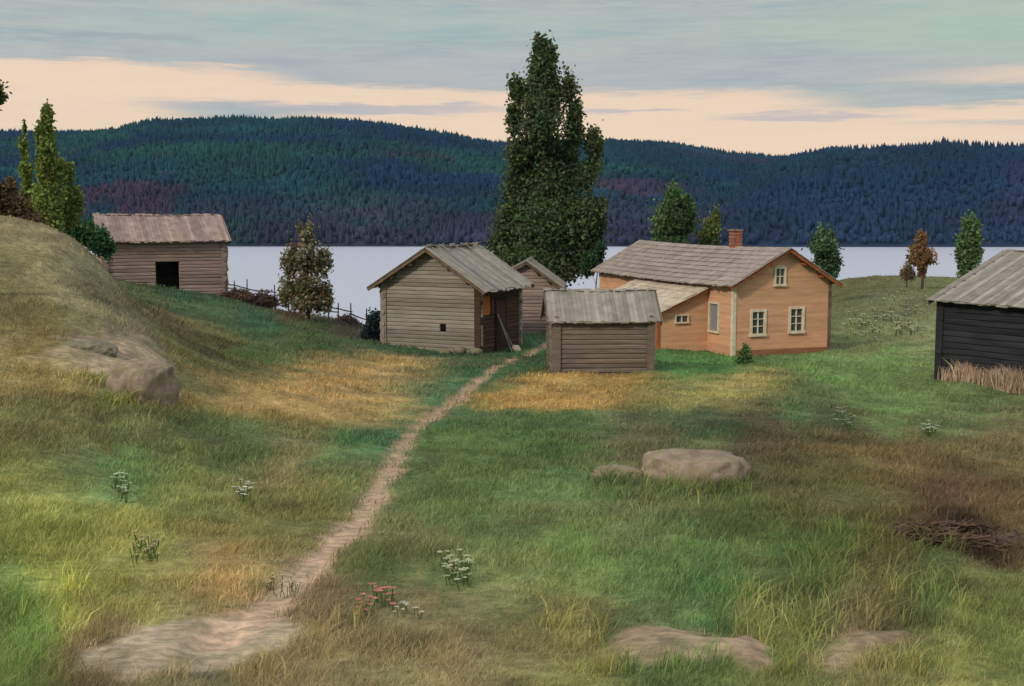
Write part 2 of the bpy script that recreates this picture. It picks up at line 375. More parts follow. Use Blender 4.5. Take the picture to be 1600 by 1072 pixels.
ROCKS = [(world_poly([(112,1032),(190,998),(270,976),(350,964),(425,958),(480,990),(430,1020),(330,1052),(200,1068),(120,1060)]), (156,140,120), .12, .03),
         (world_poly([(940,1030),(960,990),(1010,980),(1080,992),(1140,1006),(1170,1030),(1100,1042),(1000,1044)]), (136,118,98), .12, .10),
         (world_poly([(1130,1012),(1165,1000),(1200,1016),(1212,1042),(1160,1050)]), (140,116,100), .1, .10),
         (world_poly([(1270,1040),(1300,1012),(1360,990),(1420,985),(1430,1000),(1380,1016),(1330,1040),(1290,1062)]), (138,118,98), .12, .08),
         (world_poly([(60,562),(90,545),(150,528),(200,530),(232,536),(256,566),(264,606),(240,628),(200,620),(150,590),(100,580)]), (142,124,104), .5, .25),
         (world_poly([(1438,800),(1470,786),(1530,800),(1580,850),(1590,892),(1530,876),(1470,846)]), (56,46,38), .25, -.10)]
PATH_PX = [(330,1010,.3),(375,985,.36),(400,966,.34),(425,945,.27),(450,915,.26),(485,880,.26),(520,850,.28),(560,815,.28),(590,770,.28),(610,735,.27),(632,695,.27),(660,660,.3),(690,640,.3),(722,618,.3),(745,597,.3),(770,577,.3),(800,562,.32),(835,548,.3),(860,535,.3)]
PATH = []
for a, b, w in PATH_PX:
    h = hit(a, b)
    if h is not None: PATH.append((h.x, h.y, w))
def seg_dist(x, y, A, B):
    ax, ay = A; bx, by = B; dx, dy = bx - ax, by - ay
    t = np.clip(((x - ax) * dx + (y - ay) * dy) / (dx * dx + dy * dy + 1e-9), 0, 1)
    return np.hypot(x - ax - t * dx, y - ay - t * dy), t
def poly_sd(x, y, poly):
    d = np.full(x.shape, 1e9); inside = np.zeros(x.shape, bool)
    for i in range(len(poly)):
        A, B = poly[i], poly[(i + 1) % len(poly)]
        d = np.minimum(d, seg_dist(x, y, A, B)[0])
        c = ((A[1] > y) != (B[1] > y)) & (x < (B[0] - A[0]) * (y - A[1]) / (B[1] - A[1] + 1e-12) + A[0])
        inside ^= c
    return np.where(inside, -d, d)
def sstep(a, b, x):
    t = np.clip((x - a) / (b - a), 0, 1); return t * t * (3 - 2 * t)
def path_mask(x, y):
    m = np.full(x.shape, -9.0)
    wob = (fbm(x * 1.3, y * 1.3, 3) - .5) * .35
    for (a, b) in zip(PATH[:-1], PATH[1:]):
        d, t = seg_dist(x, y, a[:2], b[:2]); w = a[2] * (1 - t) + b[2] * t
        m = np.maximum(m, (w * .9 + wob - d) / 0.13)
    return np.clip(m * .5 + .5, 0, 1)
def ground_col(u, v):
    u = np.asarray(u, float).ravel(); v = np.asarray(v, float).ravel(); D = np.exp(v); x = u * D
    qx = u * F + (fbm(u * 45, v * 22) - .5) * 90 + (fbm(u * 160, v * 90) - .5) * 34
    qy = v * 330 + (fbm(u * 45 + 60, v * 22 + 9) - .5) * 60 + (fbm(u * 150 + 5, v * 100) - .5) * 26
    col = np.empty((len(u), 3))
    for i in range(0, len(u), 20000):
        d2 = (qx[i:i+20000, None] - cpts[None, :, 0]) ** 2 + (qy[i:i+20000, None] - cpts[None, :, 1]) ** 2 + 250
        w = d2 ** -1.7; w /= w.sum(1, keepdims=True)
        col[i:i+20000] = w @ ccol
    wx = x + (fbm(x * .5, D * .5) - .5) * 3.0; wy = D + (fbm(x * .4 + 9, D * .4) - .5) * 4
    for poly, c, soft in FIELDS:
        m = sstep(soft, -soft, poly_sd(wx, wy, poly))[:, None]
        cc = np.array(lin(c)) * (0.66 + .4 * fbm(x * .8, D * .8))[:, None]
        col = col * (1 - m) + cc * m
    for poly, c, soft, up in ROCKS:
        m = sstep(soft, -soft, poly_sd(x + (fbm(x * 2.2, D * 2.2) - .5) * soft * 4, D + (fbm(x * 2 + 30, D * 2) - .5) * soft * 5, poly))[:, None]
        m = m * (.7 + .3 * sstep(.62, .45, fbm(x * 3.3 + 7, D * 2.1 + 20, 4)))[:, None] if up > 0 else m
        col = col * (1 - m) + np.array(lin(c)) * (.8 + .45 * fbm(x * 5, D * 5))[:, None] * m
    # mottling of turf species
    n1 = fbm(x * .9, D * .55, 5)[:, None]; n2 = fbm(x * 3.1 + 40, D * 1.9, 4)[:, None]
    fade = np.clip(D / 60, .3, 1)[:, None]
    col = col * (1 + (n1 - .5) * 1.0) * (1 + (n2 - .5) * .75)
    warm = sstep(.52, .7, fbm(x * .6 + 80, D * .45 + 3, 4))[:, None] * .3
    col = col * (1 - warm) + warm * col.mean(1, keepdims=True) * np.array([1.35, 1.0, .6])
    col = col * .88 + .12 * col.mean(1, keepdims=True) * np.array([1.08, 1.0, .85])
    pm = path_mask(x, D)[:, None] * .92
    near = np.clip((30 - D) / 18, 0, 1)[:, None]
    pc = (np.array(lin((150, 125, 105))) * (1 - near) + np.array(lin((180, 152, 134))) * near) * (.85 + .3 * n2)
    col = col * (1 - pm) + pc * pm
    for poly, c, soft, up in ROCKS[:5]:
        pm = np.maximum(pm, sstep(soft, -soft, poly_sd(x, D, poly))[:, None] * .8)
    return col, pm[:, 0]

K_ALB = 1.38
def build_ground():
    us = np.concatenate([np.linspace(-1.7, -.62, 40)[:-1], np.linspace(-.62, -.5, 30)[:-1], np.linspace(-.5, .5, 560), np.linspace(.5, .62, 30)[1:], np.linspace(.62, 1.7, 40)[1:]])
    vs = np.concatenate([np.linspace(math.log(2.8), math.log(9), 25)[:-1], np.linspace(math.log(9), math.log(150), 560), np.linspace(math.log(150), math.log(900), 60)[1:]])
    U, V = np.meshgrid(us, vs); Z = tz_uv(U, V); D = np.exp(V); X = U * D
    col, pm = ground_col(U, V)
    Z = Z.ravel() - path_mask(X.ravel(), D.ravel()) * .06 + (fbm(X.ravel() * 2.5, D.ravel() * 2.5, 3) - .5) * .10
    for poly, c, soft, up in ROCKS:
        sdv = poly_sd(X.ravel(), D.ravel(), poly); Z = Z + up * sstep(soft * 1.5, -soft * 3, sdv)
    Vt = np.stack([X.ravel(), D.ravel(), Z], 1)
    nu, nv = len(us), len(vs)
    idx = np.arange(nu * nv).reshape(nv, nu)
    Fq = np.stack([idx[:-1, :-1].ravel(), idx[:-1, 1:].ravel(), idx[1:, 1:].ravel(), idx[1:, :-1].ravel()], 1)
    mat = material('turf', (1.05, 1.05, 1), (.5, .54, .48), nscale=5.5, stretch=(.8, 1.5, 1), contrast=.38, bump=.9, spec=.08, detail=12, speck=((.6, .6, .46), 26, .58))
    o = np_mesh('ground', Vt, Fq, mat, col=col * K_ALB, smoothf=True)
    tag(o, 'grassy meadow slope with mown ochre patches and a trodden line', kind='structure')
build_ground()

# ------------------------------------------------------------------ lake
lk = bpy.data.materials.new('lake_water'); lk.use_nodes = True
ln_, ll = lk.node_tree.nodes, lk.node_tree.links; lb = ln_['Principled BSDF']
lb.inputs['Base Color'].default_value = (*L_((172, 175, 190)), 1); lb.inputs['Roughness'].default_value = 0.35; lb.inputs['IOR'].default_value = 1.33
t_ = ln_.new('ShaderNodeTexCoord'); mp_ = ln_.new('ShaderNodeMapping'); mp_.inputs['Scale'].default_value = (.25, .9, 1); ll.new(t_.outputs['Object'], mp_.inputs[0])
nn = ln_.new('ShaderNodeTexNoise'); nn.inputs['Scale'].default_value = .5; nn.inputs['Detail'].default_value = 6; ll.new(mp_.outputs[0], nn.inputs['Vector'])
nr = ln_.new('ShaderNodeMapRange'); nr.inputs[3].default_value = .22; nr.inputs[4].default_value = .5; ll.new(nn.outputs[0], nr.inputs[0]); ll.new(nr.outputs[0], lb.inputs['Roughness'])
bb = ln_.new('ShaderNodeBump'); bb.inputs['Strength'].default_value = .8; bb.inputs['Distance'].default_value = .5; ll.new(nn.outputs[0], bb.inputs['Height']); ll.new(bb.outputs[0], lb.inputs['Normal'])
mb = MB(); mb.add([(-2500, 120, 0), (2500, 120, 0), (2500, 1500, 0), (-2500, 1500, 0)], [(0, 1, 2, 3)])
tag(mb.build('lake', lk), 'pale lavender still lake between meadow and far shore', kind='structure')

# ------------------------------------------------------------------ far hills and their woods
RIDGE_MAIN = [(-1600, 258), (-300, 223), (0, 221), (100, 222), (190, 216), (240, 204), (330, 202), (480, 198), (600, 207), (700, 224), (790, 238), (950, 232), (1050, 237), (1130, 250), (1210, 258), (1400, 268), (1700, 270), (2500, 278)]
RIDGE_RIGHT = [(1040, 392), (1085, 372), (1105, 340), (1130, 320), (1180, 280), (1215, 258), (1300, 245), (1400, 239), (1470, 232), (1540, 239), (1600, 241), (1900, 258), (2600, 308)]
def ridge(tab, u):
    px = 800 + u * F
    return np.interp(px, [t[0] for t in tab], [t[1] for t in tab])
def RIGHT(x, y):
    u = x / y
    zr2 = EYE + (330 - ridge(RIDGE_RIGHT, u)) / F * 1080
    t2 = np.clip((y - 835) / 245, -1, 3)
    p2 = np.where(t2 < 1, np.sin(np.clip(t2, 0, 1) * math.pi / 2) ** .9, 1 - (t2 - 1) * .5)
    return sstep(-6, 4, zr2 * p2 - (EYE + (330 - ridge(RIDGE_MAIN, u)) / F * 1500) * np.sin(np.clip((y - 845) / 655, 0, 1) * math.pi / 2) ** .9) * (u > .12)
def hill_z(x, y):
    u = x / y
    zr = EYE + (330 - ridge(RIDGE_MAIN, u)) / F * 1500
    t = np.clip((y - 845) / 655, -1, 1.6)
    prof = np.where(t < 0, t * .6, np.where(t < 1, np.sin(np.clip(t, 0, 1) * math.pi / 2) ** .9, 1 - (t - 1) * .9))
    z1 = zr * prof
    zr2 = EYE + (330 - ridge(RIDGE_RIGHT, u)) / F * 1080
    t2 = np.clip((y - 835) / 245, -1, 3)
    prof2 = np.where(t2 < 0, t2 * .6, np.where(t2 < 1, np.sin(np.clip(t2, 0, 1) * math.pi / 2) ** .9, 1 - (t2 - 1) * .5))
    z2 = np.where(u > 0.12, zr2 * prof2, -30)
    z = np.maximum(z1, z2)
    return z + (fbm(x * .012, y * .012, 4) - .5) * 9 * np.clip(z / 25, 0, 1)
HPAL = [lin(c) for c in ((24, 64, 84), (26, 76, 86), (20, 60, 96), (36, 88, 76), (66, 58, 86), (88, 52, 76), (16, 62, 104))]  # woodland colours with the blue of distant air already mixed in
def hill_col(x, y):
    a = fbm(x * .006 + 3, y * .008, 4); b = fbm(x * .011 + 50, y * .014 + 7, 4); c = fbm(x * .009 + 91, y * .012 + 30, 3)
    z = hill_z(x, y)
    P0, P1, P2, P3, P4, P5, P6 = [np.array(p) for p in HPAL]
    col = P0[None] * np.ones((len(x), 1))
    col = col * (1 - sstep(.4, .6, a)[:, None]) + P1 * sstep(.4, .6, a)[:, None]
    w = sstep(.5, .62, b)[:, None]; col = col * (1 - w) + P2 * w
    w = (sstep(.55, .66, c) * .8)[:, None]; col = col * (1 - w) + P3 * w
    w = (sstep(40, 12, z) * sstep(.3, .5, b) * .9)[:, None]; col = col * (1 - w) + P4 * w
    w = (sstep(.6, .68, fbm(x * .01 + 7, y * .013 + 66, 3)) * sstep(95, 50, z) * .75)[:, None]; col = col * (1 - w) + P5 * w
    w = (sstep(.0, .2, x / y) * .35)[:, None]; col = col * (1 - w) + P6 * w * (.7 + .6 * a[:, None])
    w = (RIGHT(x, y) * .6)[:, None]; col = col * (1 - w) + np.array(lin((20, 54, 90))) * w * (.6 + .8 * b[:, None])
    return col
def build_hills():
    us = np.linspace(-1.0, 1.0, 300); ys = np.linspace(800, 2300, 170)
    U, Y = np.meshgrid(us, ys); X = U * Y; Z = hill_z(X.ravel(), Y.ravel())
    V = np.stack([X.ravel(), Y.ravel(), Z], 1); nu, nv = len(us), len(ys); idx = np.arange(nu * nv).reshape(nv, nu)
    Fq = np.stack([idx[:-1, :-1].ravel(), idx[:-1, 1:].ravel(), idx[1:, 1:].ravel(), idx[1:, :-1].ravel()], 1)
    o = np_mesh('hills', V, Fq, M['forest'], col=hill_col(X.ravel(), Y.ravel()) * .5, smoothf=True)
    tag(o, 'dark blue green wooded hills beyond the lake', kind='structure')
    # woods on the hills: spruces and rounder broadleaved crowns, one mass
    n = 90000
    u = RNG.uniform(-.62, .62, n); y = 838 + RNG.random(n) * 900
    x = u * y; z = hill_z(x, y); keep = z > 1.2; x, y, z = x[keep], y[keep], z[keep]; n = len(x)
    col = hill_col(x, y) * RNG.uniform(.9, 1.1, (n, 1)) * .6 * (.7 + .75 * fbm(x * .022 + 11, y * .02, 3))[:, None]
    conif = RNG.random(n) < .6
    h = np.where(conif, RNG.uniform(3.5, 9.5, n) * (.6 + .8 * fbm(x * .03, y * .03, 2)), RNG.uniform(3, 6.5, n) * (.6 + .8 * fbm(x * .03 + 9, y * .03, 2))); r = np.where(conif, h * .2, h * .36) * RNG.uniform(.8, 1.3, n)
    K = 6; levels = [(0, .55), (.25, 1.0), (.55, .62), (.8, .3), (1.0, .02)]; levb = [(0, .4), (.25, .95), (.6, 1.0), (.88, .6), (1.0, .05)]
    Vs = np.zeros((n, len(levels), K, 3), np.float32)
    for i in range(len(levels)):
        hh = np.where(conif, levels[i][0], levb[i][0]) * h; rr = np.where(conif, levels[i][1], levb[i][1]) * r
        for k in range(K):
            a = 2 * math.pi * k / K + RNG.uniform(-.3, .3, n); jr = rr * RNG.uniform(.75, 1.3, n)
            Vs[:, i, k, 0] = x + np.cos(a) * jr; Vs[:, i, k, 1] = y + np.sin(a) * jr; Vs[:, i, k, 2] = z + hh + RNG.uniform(-.05, .05, n) * h
    L = len(levels); base = np.arange(n)[:, None] * L * K; fl = []
    for i in range(L - 1):
        for k in range(K): fl.append([i*K + k, i*K + (k+1) % K, (i+1)*K + (k+1) % K, (i+1)*K + k])
    fl = np.array(fl); Fq = (base[:, :, None] + fl[None]).reshape(-1, 4)
    vc = np.repeat(col, L * K, axis=0)
    o = np_mesh('far_forest', Vs.reshape(-1, 3), Fq, M['forest'], col=vc)
    tag(o, 'dense dark blue green forest covering the far hills', 'forest', kind='stuff')
build_hills()

# ------------------------------------------------------------------ foliage
def leaf_cloud(centres, radii, n, size, pal, elong=1.5, seed=0, droop=.3, clump=.42, sub=22, gap=0.0):
    r = np.random.default_rng(seed + 100)
    vols = np.array([a * b * c for a, b, c in radii]) ** .75; cnt = (vols / vols.sum() * n).astype(int) + 8
    pts = []; ci = []
    for (c, rad, k, bi) in zip(centres, radii, cnt, range(len(cnt))):
        d = r.normal(size=(sub, 3)); d /= np.linalg.norm(d, axis=1, keepdims=True)
        sc = np.asarray(c) + d * (r.random((sub, 1)) ** .45) * .82 * np.asarray(rad)
        w = r.random(sub) + .35; w /= w.sum()
        pick = r.choice(sub, k, p=w)
        q = r.normal(size=(k, 3)) * .48
        q *= clump * np.asarray(rad) * (0.7 + .8 * r.random((sub, 1)))[pick]
        stray = r.random(k) < .12
        g = r.normal(size=(k, 3)) * .4 * np.asarray(rad) + np.asarray(c); base_p = np.where(stray[:, None], g, sc[pick] + q)
        pts.append(base_p); ci.append(pick + bi * sub)
    pts = np.concatenate(pts); ci = np.concatenate(ci); m = len(pts)
    nrm = r.normal(size=(m, 3)); nrm[:, 2] += droop; nrm /= np.linalg.norm(nrm, axis=1, keepdims=True)
    t = np.cross(nrm, r.normal(size=(m, 3)) + np.array([0, 0, .6])); t /= np.linalg.norm(t, axis=1, keepdims=True); b = np.cross(nrm, t)
    s = size * r.uniform(.6, 1.4, (m, 1))
    V = np.stack([pts - t * s * elong * .5, pts + b * s * .5, pts + t * s * elong * .5, pts - b * s * .5], 1).reshape(-1, 3)
    Fq = np.arange(m * 4).reshape(m, 4)
    pal = np.array([lin(p) for p in pal]); nc = len(centres) * sub
    clumpc = pal[r.integers(0, len(pal), nc)] * r.uniform(.75, 1.25, (nc, 1))
    leafc = clumpc[ci] * .6 + pal[r.integers(0, len(pal), m)] * .4
    leafc = leafc * r.uniform(.7, 1.3, (m, 1))
    return V, Fq, np.repeat(leafc, 4, axis=0)
def tree(name, label, cat, D, blobs, pal, leaf=.24, n=6000, base=None, trunk_r=.16, bark='bark', group=None, seed=1, limbs=6, depth=1.0, **kw):
    """blobs are (px, py, rx, ry) in photograph pixels at distance D, turned into real crown masses with depth"""
    rr = random.Random(seed)
    bx = base if base is not None else sum(b[0] for b in blobs) / len(blobs)
    X = (bx - 800) / F * D; zg = tz(X, D)
    t = thing(name, label, cat, (X, D, zg), 0, group)
    C, R = [], []
    for i, (px, py, rx, ry) in enumerate(blobs):
        w = rx / F * D
        dd = rr.uniform(-.6, .6) * w * depth if i else 0
        c = P(px, py, D + dd); C.append((c.x - X, c.y - D, c.z - zg)); R.append((w, w * .95 * depth, ry / F * D))
    V, Fq, col = leaf_cloud(C, R, int(n * 1.8), leaf * .68, pal, seed=seed, **kw)
    np_mesh('crown', V, Fq, M['leaf'], t, col=col)
    mb = MB(); top = max(C, key=lambda c: c[2]); H = top[2]
    pts = [(0, 0, -.3)]; rad = [trunk_r * 1.25]
    for k in range(1, 7):
        f = k / 6; pts.append((top[0] * f ** 1.5 + rr.uniform(-.06, .06) * trunk_r * 6, top[1] * f + rr.uniform(-.1, .1) * trunk_r * 4, H * f)); rad.append(trunk_r * (1 - .9 * f) + .012)
    mb.tube(pts, rad, 8)
    order = sorted(range(len(C)), key=lambda i: -R[i][0])[:limbs]
    for i in order:
        c = Vector(C[i]); z0 = max(.15 * H, c.z - .22 * H - abs(c.x) * .5); f = z0 / H
        a = Vector((top[0] * f ** 1.5, top[1] * f, z0))
        mid = a.lerp(c, .5) + Vector((0, 0, .1 * (c - a).length))
        r0 = trunk_r * (1 - .85 * f) * .55
        mb.tube([a, mid, c], [r0, r0 * .6, .012], 6)
        for k in range(3):
            e = c + Vector((rr.uniform(-1, 1) * R[i][0], rr.uniform(-1, 1) * R[i][1], rr.uniform(-.2, .9) * R[i][2])) * .7
            mb.tube([mid, mid.lerp(e, .6), e], [r0 * .4, r0 * .25, .008], 5)
    mb.build('trunk', M[bark], t, True)
    return t

# ------------------------------------------------------------------ building kit (local frame: gable at y=0 runs along +x, ridge along +y)
def courses(mb, a, b, z0, z1, h, thick, openings=(), ext=0.0, profile=None, rr=random, chamfer=.035, base_t=(1, 1, 1), vary=.22):
    """horizontal logs or boards between plan points a and b; openings are (s0, s1, z0, z1) along the wall"""
    a = Vector((a[0], a[1], 0)); b = Vector((b[0], b[1], 0)); Ln = (b - a).length; d = (b - a) / Ln
    k = 0; z = z0
    while z < z1 - .02:
        hh = min(h, z1 - z); zc = z + hh / 2
        s0, s1 = (-ext + rr.uniform(-.05, .05) * (ext > 0), Ln + ext + rr.uniform(-.05, .05) * (ext > 0))
        if profile:
            p0, p1 = profile(zc); s0, s1 = max(s0, p0), min(s1, p1)
        segs = [(s0, s1)]
        for (o0, o1, oz0, oz1) in openings:
            if oz0 < zc < oz1:
                ns = []
                for (q0, q1) in segs:
                    if o0 > q0: ns.append((q0, min(q1, o0)))
                    if o1 < q1: ns.append((max(q0, o1), q1))
                segs = [s for s in ns if s[1] - s[0] > .02]
        for (q0, q1) in segs:
            if q1 - q0 < .05: continue
            tv = rr.uniform(1 - vary, 1 + vary); t = tuple(c * tv * rr.uniform(.97, 1.03) for c in base_t)
            mb.beam(a + d * q0 + Vector((0, 0, zc)), a + d * q1 + Vector((0, 0, zc + rr.uniform(-.008, .008))), thick, hh * 1.09, tint=t, chamfer=min(chamfer, hh * .3))
        z += hh; k += 1
def board_roof(mb, ridge0, ridge1, down, length, bw=.2, th=.035, rr=random, ragged=.1, lift=0.0, vary=.3, rows=1, sag=0.0, top_rag=0.0):
    """boards laid from the ridge down one slope"""
    r0 = Vector(ridge0); r1 = Vector(ridge1); Ln = (r1 - r0).length; d = (r1 - r0) / Ln; down = Vector(down).normalized()
    nrm = d.cross(down).normalized()
    if nrm.z < 0: nrm = -nrm
    for layer in range(2):
        n = int(Ln / bw) + 1
        for i in range(n):
            s = (i + .5 * layer) * bw
            if s > Ln: continue
            for q in range(rows):
                a0 = length * q / rows - (top_rag * rr.random() if q == 0 else .05); a1 = length * (q + 1) / rows + rr.uniform(-ragged, ragged) * (1 if q == rows - 1 else .5)
                base = r0 + d * min(s, Ln) + nrm * (lift + layer * th + (rows - 1 - q) * .0 + rr.uniform(-.008, .012))
                sg = -sag * math.sin(math.pi * min(s / Ln, 1))
                k = .03 * q
                p = base + down * a0 + nrm * (.02 if rows > 1 else 0); e = base + down * a1 + nrm * (.05 if rows > 1 else 0)
                p.z += sg; e.z += sg * .6
                if rows > 1: p = base + down * a0 - nrm * .0; e = base + down * a1 + nrm * .022; p.z += sg; e.z += sg * .6
                mb.beam(p, e, bw * rr.uniform(.93, 1.0), th, up=nrm, tint=rr.uniform(1 - vary * (.45 if rows > 1 else .8), 1 + vary * (.45 if rows > 1 else .8)))
def window(parent, x, z, w, h, nrm_y, y, nx, nz, glass='glass', frame='white_trim', fw=.12, arch=False, axis='x'):
    """window in a wall lying along local x (axis x) or y (axis y), outer face towards nrm_y"""
    def put(mb, s0, s1, d0, d1, z0, z1, t=1.0):
        lo, hi = sorted((y + nrm_y * d0, y + nrm_y * d1))
        if axis == 'x': mb.box(x + s0, x + s1, lo, hi, z0, z1, t)
        else: mb.box(lo, hi, x + s0, x + s1, z0, z1, t)
    m = MB(); hw = w / 2
    put(m, -hw - fw, -hw, -.05, .075, z - fw, z + h + fw); put(m, hw, hw + fw, -.05, .075, z - fw, z + h + fw)
    put(m, -hw, hw, -.05, .073, z + h, z + h + fw * (1.6 if arch else 1)); put(m, -hw - fw * 1.3, hw + fw * 1.3, -.02, .12, z - fw * 1.1, z - .001)
    wo = m.build('window', M[frame], parent)
    g = MB(); put(g, -hw, hw, -.06, -.03, z, z + h); g.build('pane', M[glass], wo)
    b = MB()
    for i in range(1, nx): put(b, -hw + w * i / nx - .025, -hw + w * i / nx + .025, -.028, .035, z, z + h)
    for i in range(1, nz): put(b, -hw, hw, -.026, .03, z + h * i / nz - .022, z + h * i / nz + .022)
    if nx + nz > 2: b.build('muntin', M[frame], wo)
    return wo
def corner_posts(root, W, Ln, H, s, mat, z0=-.5, mat2=None):
    for i, (x, y) in enumerate(((0, 0), (W, 0), (0, Ln), (W, Ln))):
        m = MB(); m.box(x - s / 2, x + s / 2, y - s / 2, y + s / 2, z0, H, random.uniform(.85, 1.1)); m.build('corner_post', (mat2 or mat) if i == 1 else mat, root)
def gable_building(name, label, cat, loc, rot, W, Ln, He, Hr, wall, side, roof, over=.5, eave=.5, ridge_x=None, open_front=(), open_side=(), open_left=(), rr=None,
                   log=.21, thick=.2, ext=.22, roof_len_extra=0, bw=.2, ragged=.1, rows=1, sag=.0, top_rag=.25, zbot=-.9, chamfer=.05, barge='barge', posts=True, group=None, vary=.22, roof2=None):
    rr = rr or random.Random(hash(name) % 1000 if False else len(label))
    root = thing(name, label, cat, loc, rot, group)
    rx = W / 2 if ridge_x is None else ridge_x
    def prof(z):
        if z <= He: return (-9, 99)
        f = min((z - He) / (Hr - He), 1); return (rx * f, W - (W - rx) * f)
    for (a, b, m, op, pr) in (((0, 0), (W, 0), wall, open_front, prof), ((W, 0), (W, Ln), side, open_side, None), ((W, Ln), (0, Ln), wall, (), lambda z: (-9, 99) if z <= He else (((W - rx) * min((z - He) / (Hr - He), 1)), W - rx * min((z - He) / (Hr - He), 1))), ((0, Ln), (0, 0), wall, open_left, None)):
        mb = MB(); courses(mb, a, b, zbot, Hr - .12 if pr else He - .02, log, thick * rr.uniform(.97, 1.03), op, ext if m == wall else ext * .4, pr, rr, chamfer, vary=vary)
        mb.build('wall', M[m], root)
    sl = Vector((-rx, 0, He - Hr)); sr = Vector((W - rx, 0, He - Hr))
    ra = (rx, -over, Hr + .02); rb = (rx, Ln + over, Hr + .02)
    mb = MB()
    board_roof(mb, ra, rb, sl, sl.length + eave, bw=bw, rr=rr, ragged=ragged, rows=rows, sag=sag, lift=.04, top_rag=top_rag)
    board_roof(mb, ra, rb, sr, sr.length + eave, bw=bw, rr=rr, ragged=ragged, rows=rows, sag=sag, lift=.04, top_rag=top_rag * .6)
    rf = mb.build('roof', M[roof], root)
    for yy in (-over - .03, Ln + over + .03):
        for s in (sl, sr):
            n = s.normalized(); a = Vector((rx, yy, Hr - .02)); b = a + n * (s.length + eave)
            m2 = MB(); m2.beam(a, b, .05, .2, tint=rr.uniform(.8, 1.1)); m2.build('bargeboard', M[barge], root)
    # purlins under the overhang
    for s in (sl, sr):
        for f in (.35, .75):
            p = Vector((rx, 0, Hr - .18)) + s * f
            m2 = MB(); m2.tube([(p.x, -over + .05, p.z), (p.x, Ln + over - .05, p.z)], [.09, .09], 8); m2.build('purlin', M[barge], root)
    if posts: corner_posts(root, W, Ln, He - .05, .32, M[wall], zbot, M[side])
    return root, rf, sl, sr, rx

def azr(deg): return math.radians(deg)
def gz(x, y): return tz(x, y)
# ------------------------------------------------------------------ the ochre farmhouse
def farmhouse():
    D0 = 64.5; c = P(1145, 553, D0); rot = math.radians(20)
    W, Ln, He, Hr = 5.85, 17.0, 3.75, 5.45
    z0 = EYE - 223 / F * D0
    op = [(1.08, 1.78, 1.02, 2.18), (3.42, 4.12, 1.10, 2.26), (2.42, 3.0, 3.62, 4.5)]
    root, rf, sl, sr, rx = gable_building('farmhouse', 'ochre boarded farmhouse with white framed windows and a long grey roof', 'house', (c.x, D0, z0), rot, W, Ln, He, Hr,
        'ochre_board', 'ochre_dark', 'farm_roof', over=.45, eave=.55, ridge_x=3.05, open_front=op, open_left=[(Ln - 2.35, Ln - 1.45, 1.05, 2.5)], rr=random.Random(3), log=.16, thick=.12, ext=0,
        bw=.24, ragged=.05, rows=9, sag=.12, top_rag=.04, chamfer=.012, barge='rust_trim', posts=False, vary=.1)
    for (x, y) in ((0, 0), (W, 0), (0, Ln), (W, Ln)):
        m = MB(); m.box(x - .1, x + .1, y - .1, y + .1, -.5, He - .1, 1); m.build('corner_board', M['white_trim'] if x == 0 else M['barge'], root)
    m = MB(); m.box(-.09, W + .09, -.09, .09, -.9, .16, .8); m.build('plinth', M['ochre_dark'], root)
    window(root, 1.43, 1.02, .7, 1.16, -1, -.06, 2, 3, fw=.13)
    window(root, 3.77, 1.10, .7, 1.16, -1, -.06, 2, 3, fw=.13)
    window(root, 2.71, 3.62, .5, .8, -1, -.06, 2, 2, fw=.11, arch=True)
    window(root, 1.9, 1.05, .9, 1.45, -1, -.06, 1, 1, glass='curtain', fw=.1, axis='y')
    # chimney
    m = MB(); rr = random.Random(5); yy = 5.2; s = .28
    z = Hr - .5; k = 0
    while z < Hr + .88:
        for fy in (0, 1):
            for i in range(3):
                w = 2 * s / 3; x0 = rx - s + i * w + (.04 if k % 2 else 0)
                m.box(x0 + .008, min(x0 + w - .008, rx + s), yy - s + fy * s, yy - s + (fy + 1) * s - .01, z, z + .085, rr.uniform(.75, 1.2))
        z += .1; k += 1
    ch = m.build('chimney', M['brick'], rf)
    m = MB(); m.box(rx - s + .03, rx + s - .03, yy - s + .03, yy + s - .03, Hr - .5, Hr + .84, .7); m.box(rx - s - .05, rx + s + .05, yy - s - .05, yy + s + .05, Hr + .88, Hr + .98, .9)
    m.build('chimney_core', M['mortar'], rf)
    # lean-to porch on the long side (x<0)
    y0, y1, out = 2.7, 11.0, 3.0; zt, zb = 3.35, 2.05
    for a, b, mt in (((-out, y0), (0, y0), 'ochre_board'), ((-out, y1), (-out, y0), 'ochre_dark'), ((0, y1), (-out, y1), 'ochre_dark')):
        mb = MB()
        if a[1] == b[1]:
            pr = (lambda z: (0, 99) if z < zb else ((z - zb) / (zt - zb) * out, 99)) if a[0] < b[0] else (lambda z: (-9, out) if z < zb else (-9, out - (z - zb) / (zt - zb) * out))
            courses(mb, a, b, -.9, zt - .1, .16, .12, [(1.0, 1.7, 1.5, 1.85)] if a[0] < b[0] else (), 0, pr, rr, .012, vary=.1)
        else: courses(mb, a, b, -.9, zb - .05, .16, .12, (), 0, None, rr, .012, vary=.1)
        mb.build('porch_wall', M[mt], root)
    mb = MB(); dn = Vector((-out, 0, zb - zt)); board_roof(mb, (.0, y0 - .3, zt + .02), (.0, y1 + .3, zt + .02), dn, dn.length + .3, bw=.26, rr=rr, ragged=.08, rows=4, sag=.05, lift=.04)
    mb.build('porch_roof', M['pale_roof'], root)
    m = MB(); a = Vector((0, y0 - .34, zt)); m.beam(a, a + dn.normalized() * (dn.length + .3), .05, .16); m.build('bargeboard', M['rust_trim'], root)
    window(root, -out + 1.35, 1.5, .7, .35, -1, y0 - .06, 2, 1, fw=.06)
    m = MB(); m.box(-out - .09, -out + .07, y0 - .09, y0 + .07, -.9, zb - .1); m.build('corner_board', M['rust_trim'], root)
farmhouse()

